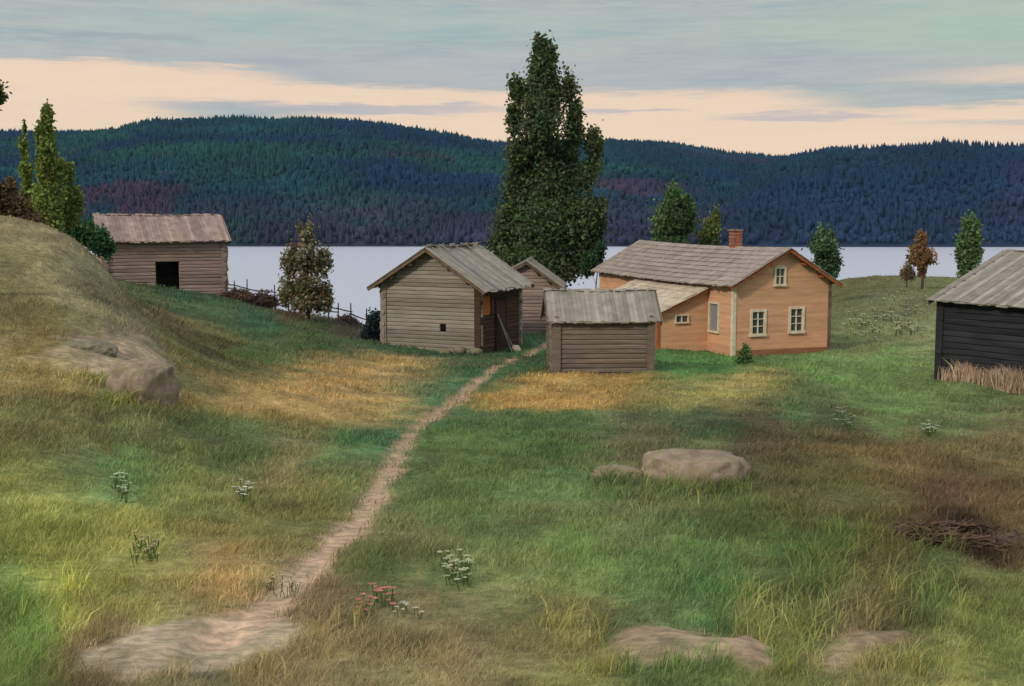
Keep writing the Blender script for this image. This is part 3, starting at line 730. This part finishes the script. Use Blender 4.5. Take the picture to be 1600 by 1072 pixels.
# ------------------------------------------------------------------ grey log storehouse in the middle
def storehouse():
    D0 = 60.0; c = P(748, 550, D0); z0 = c.z
    rot = math.radians(-25)           # gable runs left and away from the near right corner
    W, Ln, He, Hr = 5.3, 4.6, 3.35, 5.0
    ox = c.x - W * math.cos(rot); oy = D0 - W * math.sin(rot)
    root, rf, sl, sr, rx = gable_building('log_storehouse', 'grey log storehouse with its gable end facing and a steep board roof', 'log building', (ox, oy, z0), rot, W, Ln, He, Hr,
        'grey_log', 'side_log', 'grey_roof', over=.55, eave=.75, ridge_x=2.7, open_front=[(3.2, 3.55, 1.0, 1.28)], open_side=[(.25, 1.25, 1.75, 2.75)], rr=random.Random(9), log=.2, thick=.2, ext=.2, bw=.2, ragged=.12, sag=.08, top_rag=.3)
    m = MB(); m.box(W - .06, W + .02, .25, 1.25, 1.75, 2.75); m.build('hatch', M['orange_hatch'], root)
    m = MB(); m.box(3.2, 3.55, .06, .1, 1.0, 1.28, .3); m.build('vent_dark', M['dark'], root)  # near-black panel stands for the darkness inside the hole
    m = MB(); m.box(W - .05, W + .14, 1.6, 1.75, -.3, 2.4, .8); m.box(W - .05, W + .14, 2.75, 2.9, -.3, 2.4, .8); m.box(W - .05, W + .14, 1.6, 2.9, 2.4, 2.55, .8); m.build('door_frame', M['dark'], root)
    m = MB()
    for i in range(6): m.box(W + .1, W + .135, 1.76 + i * .165, 1.76 + i * .165 + .155, -.2, 2.38, random.uniform(.7, 1.1))
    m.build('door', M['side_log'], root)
    # crossed ridge poles holding the boards down
    rr = random.Random(4)
    for i in range(5):
        y = -.3 + i * 1.25
        m = MB(); m.tube([(rx - .5, y, Hr - .1), (rx + .1 + .1 * rr.random(), y + .1, Hr + .22)], [.035, .03], 6); m.tube([(rx + .5, y + .08, Hr - .1), (rx - .08 - .1 * rr.random(), y + .02, Hr + .2)], [.035, .03], 6); m.build('ridge_pole', M['grey_roof'], rf)
    # foundation stones
    for i in range(7):
        x = .1 + i * .85
        s = boulder_mesh('foundation_stone', (x, -.18, rr.uniform(-.15, .1)), (.34, .22, .22), 30 + i, 2, M['granite_grey']); s.parent = root
    return root, c

def boulder_mesh(name, loc, rad, seed, sub=4, mat=None, rough=.22, flat=.0):
    import bmesh
    bm = bmesh.new(); bmesh.ops.create_icosphere(bm, subdivisions=sub, radius=1)
    o = Vector((seed * 7.3, seed * 3.1, seed * 1.7))
    for v in bm.verts:
        p = v.co.copy()
        n = mnoise.fractal(p * .9 + o, 1.0, 2.1, 4); n2 = -2.2 * abs(mnoise.fractal(p * 2.2 + o, 1.0, 2.0, 4)) + .5
        p *= 1 + n * rough + n2 * rough * .34
        if p.z > .55: p.z = .55 + (p.z - .55) * (.6 - flat)
        v.co = Vector((p.x * rad[0], p.y * rad[1], p.z * rad[2]))
    me = bpy.data.meshes.new(name); bm.to_mesh(me); bm.free()
    for p in me.polygons: p.use_smooth = True
    at = me.color_attributes.new('tint', 'FLOAT_COLOR', 'POINT'); at.data.foreach_set('color', np.ones(len(me.vertices) * 4, dtype=np.float32))
    ob = link_mesh(name, me, mat or M['granite']); ob.location = loc
    return ob
storehouse()

# pale shed behind it
def back_shed():
    D0 = 71; W = 3.9; c = P(868, 520, D0); rot = math.radians(-4)
    ox = c.x - W
    gable_building('pink_shed', 'narrow pinkish grey shed half hidden behind the grey log storehouse', 'shed', (ox, D0, c.z), rot, W, 4, 2.9, 4.1,
        'pink_log', 'pink_log', 'grey_roof', over=.35, eave=.5, ridge_x=2.25, rr=random.Random(12), log=.2, thick=.18, ext=.1, top_rag=.2)
back_shed()

# small log shed in front (ridge runs across the view)
def front_shed():
    D0 = 48.5; a = P(869, 578, D0); z0 = a.z
    # local x = depth of the shed (gable), local y = its length. gable y=0 is the right end
    Lw = 3.75; Wd = 2.7; ang = math.radians(90 + 3)
    b = Vector((a.x + Lw * math.cos(math.radians(3)), D0 + Lw * math.sin(math.radians(3)), z0))
    # local +y points from right end to left end; local +x then points away from camera -> rotate so
    rot = math.radians(90 + 3)
    root, rf, *_ = gable_building('small_shed', 'small low brown log shed in front of the farmhouse porch', 'shed', (b.x, b.y, z0), rot, Wd, Lw, 2.05, 2.95,
        'brown_log', 'brown_log', 'grey_roof', over=.35, eave=.35, rr=random.Random(21), log=.19, thick=.18, ext=.14, bw=.17, ragged=.05, top_rag=.28, sag=.05)
    return root
front_shed()

# left hay barn on the slope
def hay_barn():
    D0 = 72.0; c = P(342, 452, D0); z0 = c.z
    Lw = 6.7; Wd = 4.6; r = math.radians(-20)
    # front wall goes from right end (345) to the left and nearer
    rot = math.radians(90) + math.radians(24)
    gable_building('hay_barn', 'pinkish log hay barn with a square dark doorway on the left slope', 'barn', (c.x, D0 + 1.4, z0), rot, Wd, Lw, 2.95, 4.2,
        'pink_log', 'pink_log', 'pink_roof', over=.3, eave=.5, rr=random.Random(31), open_left=[(2.75, 4.1, -.6, 1.5)], log=.2, thick=.2, ext=.2, bw=.2, ragged=.08, top_rag=.3, sag=.05, zbot=-2.2)
hay_barn()

# dark barn at the right edge
def dark_barn():
    D0 = 50.0; e = P(1468, 598, 49.5)
    # front wall runs to the right and nearer (azimuth 144), back direction azimuth 54
    # local y (ridge) along the front wall away from its far left end; local x away from the viewer
    az = 144
    rot = math.radians(-(az)) # local +y has azimuth 144
    # local x then has azimuth 144+90=234 (towards viewer); so place the origin at the back-left corner
    Wd = 9.4; Ln = 11.0
    bx = e.x + Wd * math.sin(math.radians(54)); by = 49.5 + Wd * math.cos(math.radians(54))
    root, rf, *_ = gable_building('dark_barn', 'blackish timber barn with a wide grey roof at the right edge', 'barn', (bx, by, e.z), rot, Wd, Ln, 3.45, 5.15,
        'black_log', 'black_log', 'grey_roof', over=.3, eave=.5, rr=random.Random(41), log=.24, thick=.2, ext=.15, bw=.26, ragged=.08, top_rag=.2, sag=.1, zbot=-1.2)
dark_barn()

def leaning_planks():
    D0 = 60.0; c = P(748, 550, D0); rot = math.radians(-25); z0 = c.z
    # two pale boards leaning on the dark side wall, a pinkish sack at their foot
    ex = Vector((math.cos(rot), math.sin(rot), 0)); ey = Vector((-math.sin(rot), math.cos(rot), 0))
    b = Vector((c.x, D0, z0)) + ey * 2.2
    t = thing('leaning_plank', 'pale grey plank leaning against the dark side wall of the grey storehouse', 'plank', b + ex * .75)
    t.location.z = tz(t.location.x, t.location.y)
    m = MB(); m.beam(Vector((0, 0, -.05)), -ex * .55 - ey * .5 + Vector((0, 0, 1.9)), .16, .04, tint=1.3); m.build('plank_board', M['grey_roof'], t)
    m = MB(); m.beam(ey * .3 + ex * .05 + Vector((0, 0, -.05)), -ex * .55 - ey * .25 + Vector((0, 0, 1.6)), .12, .04, tint=1.15); m.build('plank_board', M['grey_roof'], t)
    p = b + ex * .85 + ey * .25; o = boulder_mesh('bundle', (p.x, p.y, tz(p.x, p.y) + .12), (.26, .2, .22), 17, 3, M['pale_roof'], .35)  # rough pinkish lump standing for a small bundle
    tag(o, 'small pinkish white stone at the foot of the leaning plank', 'bundle')
leaning_planks()
# ------------------------------------------------------------------ trees
G1 = [(78, 100, 64), (92, 108, 64), (68, 90, 60), (98, 102, 64), (92, 92, 62)]
G2 = [(122, 144, 70), (140, 152, 78), (108, 130, 70), (134, 138, 70)]
G3 = [(96, 124, 78), (110, 132, 82), (86, 112, 74)]
BR = [(142, 102, 70), (158, 112, 76), (120, 98, 68), (130, 116, 80)]
tree('tall_birch', 'tall dark birch rising high above all roofs', 'tree', 86,
     [(842, 76, 15, 24), (857, 84, 14, 26), (850, 112, 25, 34), (838, 142, 25, 36), (860, 148, 26, 36), (808, 142, 14, 30), (890, 140, 15, 30), (848, 190, 38, 42), (806, 184, 14, 38), (900, 184, 14, 40), (893, 222, 16, 28),
      (850, 242, 42, 42), (812, 245, 24, 38), (885, 262, 24, 34), (926, 218, 17, 22), (932, 248, 14, 28), (914, 275, 17, 24), (850, 300, 52, 44), (806, 305, 28, 38), (850, 350, 60, 46), (796, 352, 28, 36),
      (782, 378, 22, 28), (908, 330, 28, 28), (930, 352, 18, 28), (904, 372, 32, 36), (938, 322, 13, 18), (845, 405, 54, 36), (800, 396, 28, 26), (900, 405, 30, 26), (850, 430, 42, 24)],
     G1, leaf=.25, n=44000, sub=17, clump=.46, base=852, trunk_r=.34, seed=3, limbs=14, droop=.2)
tree('tree', 'tall narrow light green tree left of the hay barn', 'tree', 60,
     [(74, 185, 9, 24), (72, 225, 16, 30), (76, 265, 18, 32), (74, 310, 20, 34), (80, 345, 16, 22)], G2, leaf=.2, n=9000, base=78, trunk_r=.14, seed=5, bark='birch_bark', limbs=5)
tree('tree', 'round bright green tree at the foot of the narrow one', 'tree', 62,
     [(100, 275, 14, 20), (98, 305, 24, 24), (96, 335, 25, 22), (112, 320, 13, 26)], G2, leaf=.2, n=9000, base=98, trunk_r=.13, seed=6, limbs=5)
tree('tree', 'thin sparse sapling left of the narrow light green tree', 'tree', 61,
     [(38, 200, 4, 16), (37, 230, 8, 20), (42, 268, 12, 26), (45, 300, 14, 20)], G2, leaf=.16, n=1100, base=42, trunk_r=.07, seed=7, limbs=4)
tree('tree', 'big tree with only its crown edge showing at the left margin', 'tree', 34,
     [(-32, 145, 34, 24), (-70, 140, 50, 40), (-70, 200, 40, 50), (-80, 280, 40, 40)], [(90, 104, 56), (76, 90, 50)], leaf=.16, n=9000, base=-80, trunk_r=.16, seed=8)
tree('bush', 'brown heathery bush on the crest of the left slope', 'bush', 50,
     [(0, 315, 30, 26), (28, 325, 22, 20), (-26, 308, 30, 30), (50, 342, 16, 12), (14, 290, 12, 18)], [(112, 90, 68), (96, 80, 60), (118, 102, 64)], leaf=.14, n=6000, base=10, trunk_r=.06, seed=9)
tree('bush', 'dark green bush between the round tree and the hay barn', 'bush', 66,
     [(112, 362, 18, 20), (134, 362, 18, 22), (152, 374, 16, 20), (166, 388, 14, 16), (92, 356, 16, 16)], [(60, 104, 66), (76, 114, 62), (56, 92, 64)], leaf=.16, n=6000, base=120, trunk_r=.05, seed=10)
tree('willow', 'brownish willow with silvery leaves against the lake', 'tree', 66,
     [(480, 370, 18, 30), (478, 410, 24, 36), (455, 410, 18, 34), (506, 412, 15, 34), (480, 452, 32, 30), (448, 452, 16, 24), (508, 458, 15, 26), (480, 474, 26, 18), (460, 470, 18, 16), (504, 476, 16, 16)],
     [(136, 112, 84), (128, 118, 84), (166, 170, 146), (112, 116, 78), (128, 98, 78)], leaf=.17, n=8500, base=480, trunk_r=.1, seed=11, limbs=7, clump=.28)
tree('tree', 'broad mid green tree behind the left half of the farmhouse ridge', 'tree', 100,
     [(1052, 308, 14, 22), (1050, 335, 24, 26), (1060, 352, 30, 24), (1040, 362, 22, 24), (1074, 330, 14, 26), (1050, 395, 30, 24)], G3, leaf=.3, n=8000, base=1052, trunk_r=.2, seed=12)
tree('tree', 'small yellow green tree just left of the brick chimney', 'tree', 98,
     [(1118, 340, 7, 16), (1112, 360, 14, 18), (1102, 372, 12, 14), (1112, 390, 14, 16)], [(108, 130, 70), (128, 120, 68), (96, 122, 68)], leaf=.24, n=3500, base=1110, trunk_r=.1, seed=13)
tree('tree', 'round dark green tree beyond the farmhouse gable, against the lake', 'tree', 104,
     [(1290, 372, 16, 16), (1288, 390, 20, 18), (1298, 410, 16, 18), (1284, 408, 14, 18), (1298, 428, 12, 12)], [(88, 116, 80), (72, 104, 76), (104, 124, 84)], leaf=.26, n=5500, base=1292, trunk_r=.14, seed=14)
tree('tree', 'rust coloured autumn tree against the lake beside the dark barn', 'tree', 112,
     [(1440, 374, 9, 16), (1436, 394, 15, 16), (1448, 404, 12, 14), (1430, 404, 12, 10), (1440, 418, 8, 16)], BR, leaf=.25, n=3800, base=1441, trunk_r=.12, seed=15)
tree('tree', 'tall green tree rising behind the roof of the dark barn', 'tree', 90,
     [(1516, 352, 13, 16), (1514, 376, 17, 22), (1514, 402, 18, 24), (1514, 436, 16, 24)], G3, leaf=.24, n=5500, base=1515, trunk_r=.13, seed=16)
tree('bush', 'thin tan bush just left of the rust coloured tree', 'bush', 116,
     [(1418, 422, 8, 12), (1412, 430, 8, 10), (1424, 430, 7, 10)], [(140, 116, 88), (120, 104, 76)], leaf=.16, n=900, base=1417, trunk_r=.05, seed=17)
tree('bush', 'blue green bush against the left wall of the grey log storehouse', 'bush', 64,
     [(588, 512, 13, 22), (576, 520, 12, 14), (596, 498, 8, 14)], [(48, 62, 66), (40, 50, 58), (58, 74, 66)], leaf=.14, n=4200, base=586, trunk_r=.05, seed=18)
tree('bush', 'small green bush at the left end of the farmhouse roof', 'bush', 84,
     [(938, 392, 10, 12), (930, 404, 14, 14), (918, 416, 14, 14)], [(64, 92, 62), (52, 80, 56)], leaf=.2, n=2500, base=928, trunk_r=.06, seed=19)
tree('sapling', 'slender green sapling in front of the farmhouse corner', 'sapling', 55,
     [(1164, 553, 9, 14), (1160, 570, 12, 12), (1170, 566, 8, 12)], [(92, 124, 72), (104, 132, 74)], leaf=.12, n=1100, base=1163, trunk_r=.04, seed=20, limbs=3)
for i, (px, py, rx, ry, D, lb) in enumerate(((372, 462, 24, 11, 72, 'low brown shrub beside the hay barn corner'), (408, 470, 24, 13, 71, 'low brown shrub between the two tall fence posts'),
                                           (540, 506, 18, 14, 70, 'low purplish shrub right of the willow'), (562, 516, 14, 12, 70, 'low purplish shrub nearest the blue green bush'))):
    tree('shrub', lb, 'shrub', D, [(px, py, rx, ry), (px + rx * .6, py + 3, rx * .6, ry * .8), (px - rx * .6, py + 2, rx * .6, ry * .8)], [(122, 90, 78), (104, 78, 72), (92, 82, 74)], leaf=.13, n=2200, trunk_r=.04, seed=50 + i, limbs=3, group='low brown shrubs along the pole fence')

# ------------------------------------------------------------------ fences
def fence(label, pts, post_h, rails, seed):
    rr = random.Random(seed); W = []
    for (px, D) in pts:
        x = (px - 800) / F * D; W.append(Vector((x, D, tz(x, D))))
    t = thing('pole_fence', label, 'fence', W[0])
    for i, w in enumerate(W):
        p = w - W[0]; h = post_h * rr.uniform(.8, 1.25)
        m = MB(); m.tube([p + Vector((0, 0, -.3)), p + Vector((rr.uniform(-.06, .06), 0, h))], [.055, .035], 6, rr.uniform(.8, 1.2)); m.build('post', M['fence_wood'], t)
    for a, b in zip(W[:-1], W[1:]):
        for h in rails:
            m = MB(); p = a - W[0] + Vector((0, 0, h + rr.uniform(-.1, .1))); q = b - W[0] + Vector((0, 0, h + rr.uniform(-.12, .12))); e = (q - p) * .08
            m.tube([p - e, p.lerp(q, .5) + Vector((0, 0, -.03)), q + e], [.035, .04, .03], 6, rr.uniform(.8, 1.2)); m.build('rail', M['fence_wood'], t)
fence('weathered pole fence running from the hay barn to the willow', [(352, 73), (366, 72.5), (385, 72), (408, 71.6), (430, 71), (450, 70)], 1.25, (.3, .6, .9), 1)
fence('short dark pole fence between the willow and the grey log storehouse', [(512, 69), (527, 69), (548, 68.5), (572, 68), (596, 67)], 1.15, (.35, .7), 2)

# ------------------------------------------------------------------ boulders
def boulder(label, px, py, wpx, hpx, seed, mat='granite', depth=.8, name='boulder', cat='boulder', sink=.35, rough=.22, flat=0.0, py_base=None):
    """px,py: middle of the visible mass; it is set on the soil seen at its foot"""
    h = hit(px, py_base or (py + hpx * .5))
    D = h.y + wpx / F * h.y * .3; w = wpx / F * D / 2; hh = hpx / F * D / 2
    x = (px - 800) / F * D; zc = P(px, py, D).z
    o = boulder_mesh(name, (x, D, zc - hh * sink), (w, w * depth, hh * (1 + sink)), seed, 5, M[mat], rough, flat)
    return tag(o, label, cat)
boulder('rounded pinkish boulder at the foot of the left slope', 214, 584, 104, 86, 22, depth=1.0, rough=.24, sink=.75, flat=.2)
boulder('flat grey rock slab lying in the grass of the left slope', 130, 543, 100, 30, 3, 'granite_grey', depth=.6)
boulder('large smooth pinkish boulder in the middle of the meadow', 1090, 720, 166, 76, 4, depth=.8, rough=.24, flat=.3, sink=.8)
boulder('low flat rock just left of the large smooth boulder', 968, 738, 84, 26, 5, depth=.6)

# heap of dark brushwood
def brush_heap():
    h = hit(1512, 848); t = thing('brush_heap', 'dark heap of rotting brushwood lying in the brown heather', 'brush heap', h)
    rr = random.Random(77)
    o = boulder_mesh('mound', (0, .2, -.05), (.8, .5, .16), 12, 4, M['twig'], .3); o.parent = t
    m = MB()
    for i in range(260):
        a = rr.uniform(0, 2 * math.pi); r = rr.random() ** .6 * .8; c = Vector((math.cos(a) * r * 1.3, math.sin(a) * r * .8 + .1, .02 + .3 * (1 - r) * rr.random() ** .5))
        c.z -= c.x * .12 + .05
        d = Vector((rr.uniform(-1, 1), rr.uniform(-.6, .6), rr.uniform(-.2, .25))).normalized() * rr.uniform(.08, .26)
        m.tube([c - d, c + Vector((0, 0, rr.uniform(-.03, .04))), c + d], [.012, .014, .006], 5, rr.uniform(.6, 1.6))
    m.build('branches', M['twig'], t)
brush_heap()

# ------------------------------------------------------------------ grasses and flowers
def blades(px_u, v, n_per, hgt, wid, lean, cmul=(1, 1, 1), colvar=.35, seed=1, spread=.12, fixed=None):
    r = np.random.default_rng(seed); k = len(px_u); idx = np.repeat(np.arange(k), n_per); m = len(idx)
    D = np.exp(v)[idx]; x = px_u[idx] * D + r.normal(0, 1, m) * spread * (D / 20); y = D + r.normal(0, 1, m) * spread * (D / 20)
    col, pm = ground_col(px_u, v); col = col[idx]; keepp = pm[idx] < .25
    if fixed is not None:
        f = np.array([lin(c) for c in fixed]); col = f[r.integers(0, len(f), m)]
    z = tz_uv(x / y, np.log(y)) - .04 + (fbm(x * 2.5, y * 2.5, 3) - .5) * .10
    H = (hgt[idx] if isinstance(hgt, np.ndarray) else hgt) * r.uniform(.55, 1.35, m); W = wid * np.clip(D / 14, .8, 4) * r.uniform(.6, 1.3, m)
    a = r.uniform(0, math.pi, m); wx, wy = np.cos(a) * W, np.sin(a) * W * .5
    lx = r.normal(.25, .5, m) * lean * H; ly = r.normal(0, .4, m) * lean * H
    base = np.stack([x, y, z], 1)
    V = np.empty((m, 5, 3)); wv = np.stack([wx, wy, 0 * wx], 1)
    mid = base + np.stack([lx * .35, ly * .35, H * .6], 1); tip = base + np.stack([lx, ly, H * (1 - .15 * lean)], 1)
    V[:, 0] = base - wv; V[:, 1] = base + wv; V[:, 2] = mid + wv * .75; V[:, 3] = mid - wv * .75; V[:, 4] = tip
    keep = keepp; V = V[keep]; col = col[keep]; m = len(V)
    b = np.arange(m)[:, None] * 5
    F3 = np.concatenate([b + np.array([0, 1, 2]), b + np.array([0, 2, 3]), b + np.array([3, 2, 4])])
    c = col * np.array(cmul) * r.uniform(1 - colvar, 1 + colvar, (m, 1)) * r.uniform(.92, 1.08, (m, 3))
    return V.reshape(-1, 3), F3, np.repeat(c, 5, axis=0)
def scatter(n, seed, vmin, vmax, umin=-.5, umax=.5):
    r = np.random.default_rng(seed); return r.uniform(umin, umax, n), math.log(vmin) + r.random(n) * (math.log(vmax) - math.log(vmin))
u, v = scatter(90000, 1, 9.5, 140, -.68, .68)
g = fbm(u * np.exp(v) * .5, np.exp(v) * .5)
hg = .05 + .11 * sstep(.42, .7, g) + .0012 * np.exp(v)
V1, F1, C1 = blades(u, v, 5, hg, .006, .9, (1.4, 1.38, 1.3), seed=2)
u2, v2 = scatter(100000, 12, 9.5, 30, -.62, .62)
g2 = fbm(u2 * np.exp(v2) * .9 + 5, np.exp(v2) * .9)
V1b, F1b, C1b = blades(u2, v2, 5, .06 + .13 * sstep(.4, .7, g2), .0045, 1.0, (1.5, 1.48, 1.35), colvar=.45, seed=22)
F1 = np.concatenate([F1, F1b + len(V1)]); V1 = np.concatenate([V1, V1b]); C1 = np.concatenate([C1, C1b])
o = np_mesh('grass', V1, F1, M['stalk'], col=C1 * K_ALB); tag(o, 'short meadow grass covering the whole slope', 'grass', kind='stuff')
# rank tufts in the lower right
def tuft_spots(lst, per, seed, jitter=16):
    rr = random.Random(seed); U = []; Vv = []
    for (px, py, w, hh, n) in lst:
        for i in range(n):
            h = hit(px + rr.uniform(-w, w), py + rr.uniform(-hh, hh))
            if h is not None: U.append(h.x / h.y); Vv.append(math.log(h.y))
    return np.array(U), np.array(Vv)
u, v = tuft_spots([(1200, 960, 80, 40, 30), (1330, 930, 90, 60, 34), (1420, 900, 90, 60, 26), (1350, 850, 120, 50, 22), (1240, 1000, 60, 30, 14), (880, 990, 60, 25, 8), (1060, 780, 90, 14, 12), (1500, 830, 60, 40, 16), (520, 985, 60, 20, 10), (90, 960, 70, 40, 12), (1040, 1050, 110, 6, 16), (1330, 1056, 110, 6, 16), (1090, 768, 80, 6, 22), (970, 756, 40, 4, 8), (240, 632, 60, 6, 18), (300, 1062, 170, 6, 20), (170, 600, 60, 8, 10)], 1, 5)
V2, F2, C2_ = blades(u, v, 13, .34, .008, 1.0, (1.75, 1.7, 1.35), seed=6, spread=.1)
o = np_mesh('tall_grass', V2, F2, M['stalk'], col=C2_ * K_ALB); tag(o, 'rank taller grass tufts leaning in the lower meadow', 'grass', kind='stuff')
# dry reeds against the dark barn
rr = random.Random(8); U = []; Vv = []
for i in range(360):
    f = rr.random(); x0 = 17.75 + f * 4.6; y0 = 49.3 - f * 6.3; k = rr.uniform(.0, .5)
    x0 -= k * .8; y0 -= k * .6
    U.append(x0 / y0); Vv.append(math.log(y0))
V3, F3_, C3 = blades(np.array(U), np.array(Vv), 30, .35 + .9 * fbm(np.array(U) * 60, np.array(Vv) * 3, 3), .006, .7, seed=9, spread=.07, fixed=[(206, 182, 158), (220, 196, 170), (184, 160, 136)], colvar=.25)
o = np_mesh('dry_grass', V3, F3_, M['stalk'], col=C3); tag(o, 'pale dry grass standing against the wall of the dark barn', 'dry grass', kind='stuff')

def flowers(name, label, spots, size, pal, hgt, seed, kind='stuff', stem=True):
    r = np.random.default_rng(seed); V = []; Fq = []; Cc = []
    for (px, py, w, hh, n) in spots:
        for i in range(n):
            h = hit(px + r.uniform(-w, w), py + r.uniform(-hh, hh))
            if h is None: continue
            H = hgt * r.uniform(.45, 1.3); c = np.array([h.x + r.normal() * .25 * H, h.y + r.normal() * .2 * H, h.z + H]); col = np.array(lin(pal[r.integers(0, len(pal))])) * r.uniform(.85, 1.1)
            for k in range(5):
                a = 2 * math.pi * k / 5 + r.uniform(0, .4); s = size * r.uniform(.7, 1.2)
                d = np.array([math.cos(a), math.sin(a) * .8, .35]) * s; e = np.array([-math.sin(a), math.cos(a), 0]) * s * .4
                b = len(V); V += [c, c + d * .6 + e, c + d, c + d * .6 - e]; Fq.append((b, b+1, b+2, b+3)); Cc += [col] * 4
            b = len(V); g = np.array(lin((80, 100, 56))); wv = np.array([max(.004, size * .12), 0, 0]); bt = np.array([h.x, h.y, h.z - .05])
            V += [bt - wv, bt + wv, c + wv, c - wv]; Fq.append((b, b+1, b+2, b+3)); Cc += [g] * 4
            for k in range(3):
                b = len(V); f = r.uniform(.05, .6); p = bt * (1 - f) + c * f; a = r.uniform(0, 6.28); L = H * r.uniform(.3, .55); d = np.array([math.cos(a) * L, math.sin(a) * L * .6, L * .55]); e = np.array([-math.sin(a), math.cos(a), 0]) * L * .13
                V += [p, p + d * .5 + e, p + d, p + d * .5 - e]; Fq.append((b, b+1, b+2, b+3)); Cc += [g * r.uniform(.8, 1.5)] * 4
    return np.array(V), np.array(Fq), np.array(Cc)
sp = [(1390, 450, 40, 10, 12), (1400, 478, 50, 22, 40), (1370, 500, 45, 8, 42), (1395, 520, 60, 10, 40), (1345, 520, 30, 14, 16), (1420, 515, 25, 5, 30)]
V4, F4, C4 = flowers('x', '', sp, .15, [(196, 198, 180), (180, 184, 168), (200, 190, 150)], .35, 3)
o = np_mesh('white_flowers', V4, F4, M['stalk'], col=C4); tag(o, 'scattered small white flowers in the garden right of the farmhouse', 'flowers', kind='stuff')
for lb, spots, pal, size, hg in (
    ('clump of pink wildflowers blooming right of the lower trail', [(570, 962, 14, 10, 7), (600, 950, 16, 10, 9)], [(206, 128, 124), (216, 140, 132)], .03, .16),
    ('little group of cream wildflowers beside the pink clump', [(640, 965, 22, 8, 8)], [(200, 200, 178)], .022, .12),
    ('large pale creamy flowering plant in the middle of the meadow', [(715, 905, 18, 16, 24)], [(176, 178, 140), (188, 188, 156)], .036, .2),
    ('pale flowering weed standing in the far left meadow', [(188, 776, 12, 12, 14)], [(170, 188, 150), (184, 196, 160)], .036, .22),
    ('tall creamy flower spray left of the trail bend', [(380, 785, 8, 10, 10)], [(206, 208, 188)], .034, .26),
    ('faded beige seed heads in the left meadow', [(228, 870, 20, 16, 20)], [(176, 166, 126), (160, 150, 110)], .03, .2),
    ('cream flower cluster left of the lower trail', [(440, 925, 24, 12, 12)], [(196, 182, 146)], .022, .14),
    ('pale grey green weed at the top of the right meadow', [(1316, 668, 16, 12, 20)], [(130, 142, 112), (146, 154, 124)], .05, .3),
    ('white flower tuft alone in the right meadow', [(1452, 682, 8, 6, 10)], [(180, 186, 164)], .05, .25)):
    V5, F5, C5 = flowers('x', '', [(a, b, c_, d, int(n * 1.6)) for a, b, c_, d, n in spots], size * 1.5, pal, hg, len(lb))
    c = V5.mean(0); c[2] = tz(c[0], c[1]); t = thing('wildflower', lb, 'wildflower', c, 0, 'wildflowers dotted over the meadow')
    for k in range(0, len(F5), 9):
        vi = F5[k:k+9].ravel(); np_mesh('flower_stalk', V5[vi] - c, np.arange(36).reshape(9, 4), M['stalk'], t, col=C5[vi])

# ------------------------------------------------------------------ evening air
mb = MB(); mb.box(-2700, 2700, -40, 2400, -30, 260)
hz = bpy.data.materials.new('air'); hz.use_nodes = True; hn = hz.node_tree.nodes; hn.clear()
ho = hn.new('ShaderNodeOutputMaterial'); hv = hn.new('ShaderNodeVolumePrincipled'); hv.inputs['Color'].default_value = (.32, .62, .9, 1); hv.inputs['Density'].default_value = 0.000035
hz.node_tree.links.new(hv.outputs[0], ho.inputs['Volume'])
o = mb.build('haze', hz); tag(o, 'thin bluish evening air over the lake', kind='stuff')
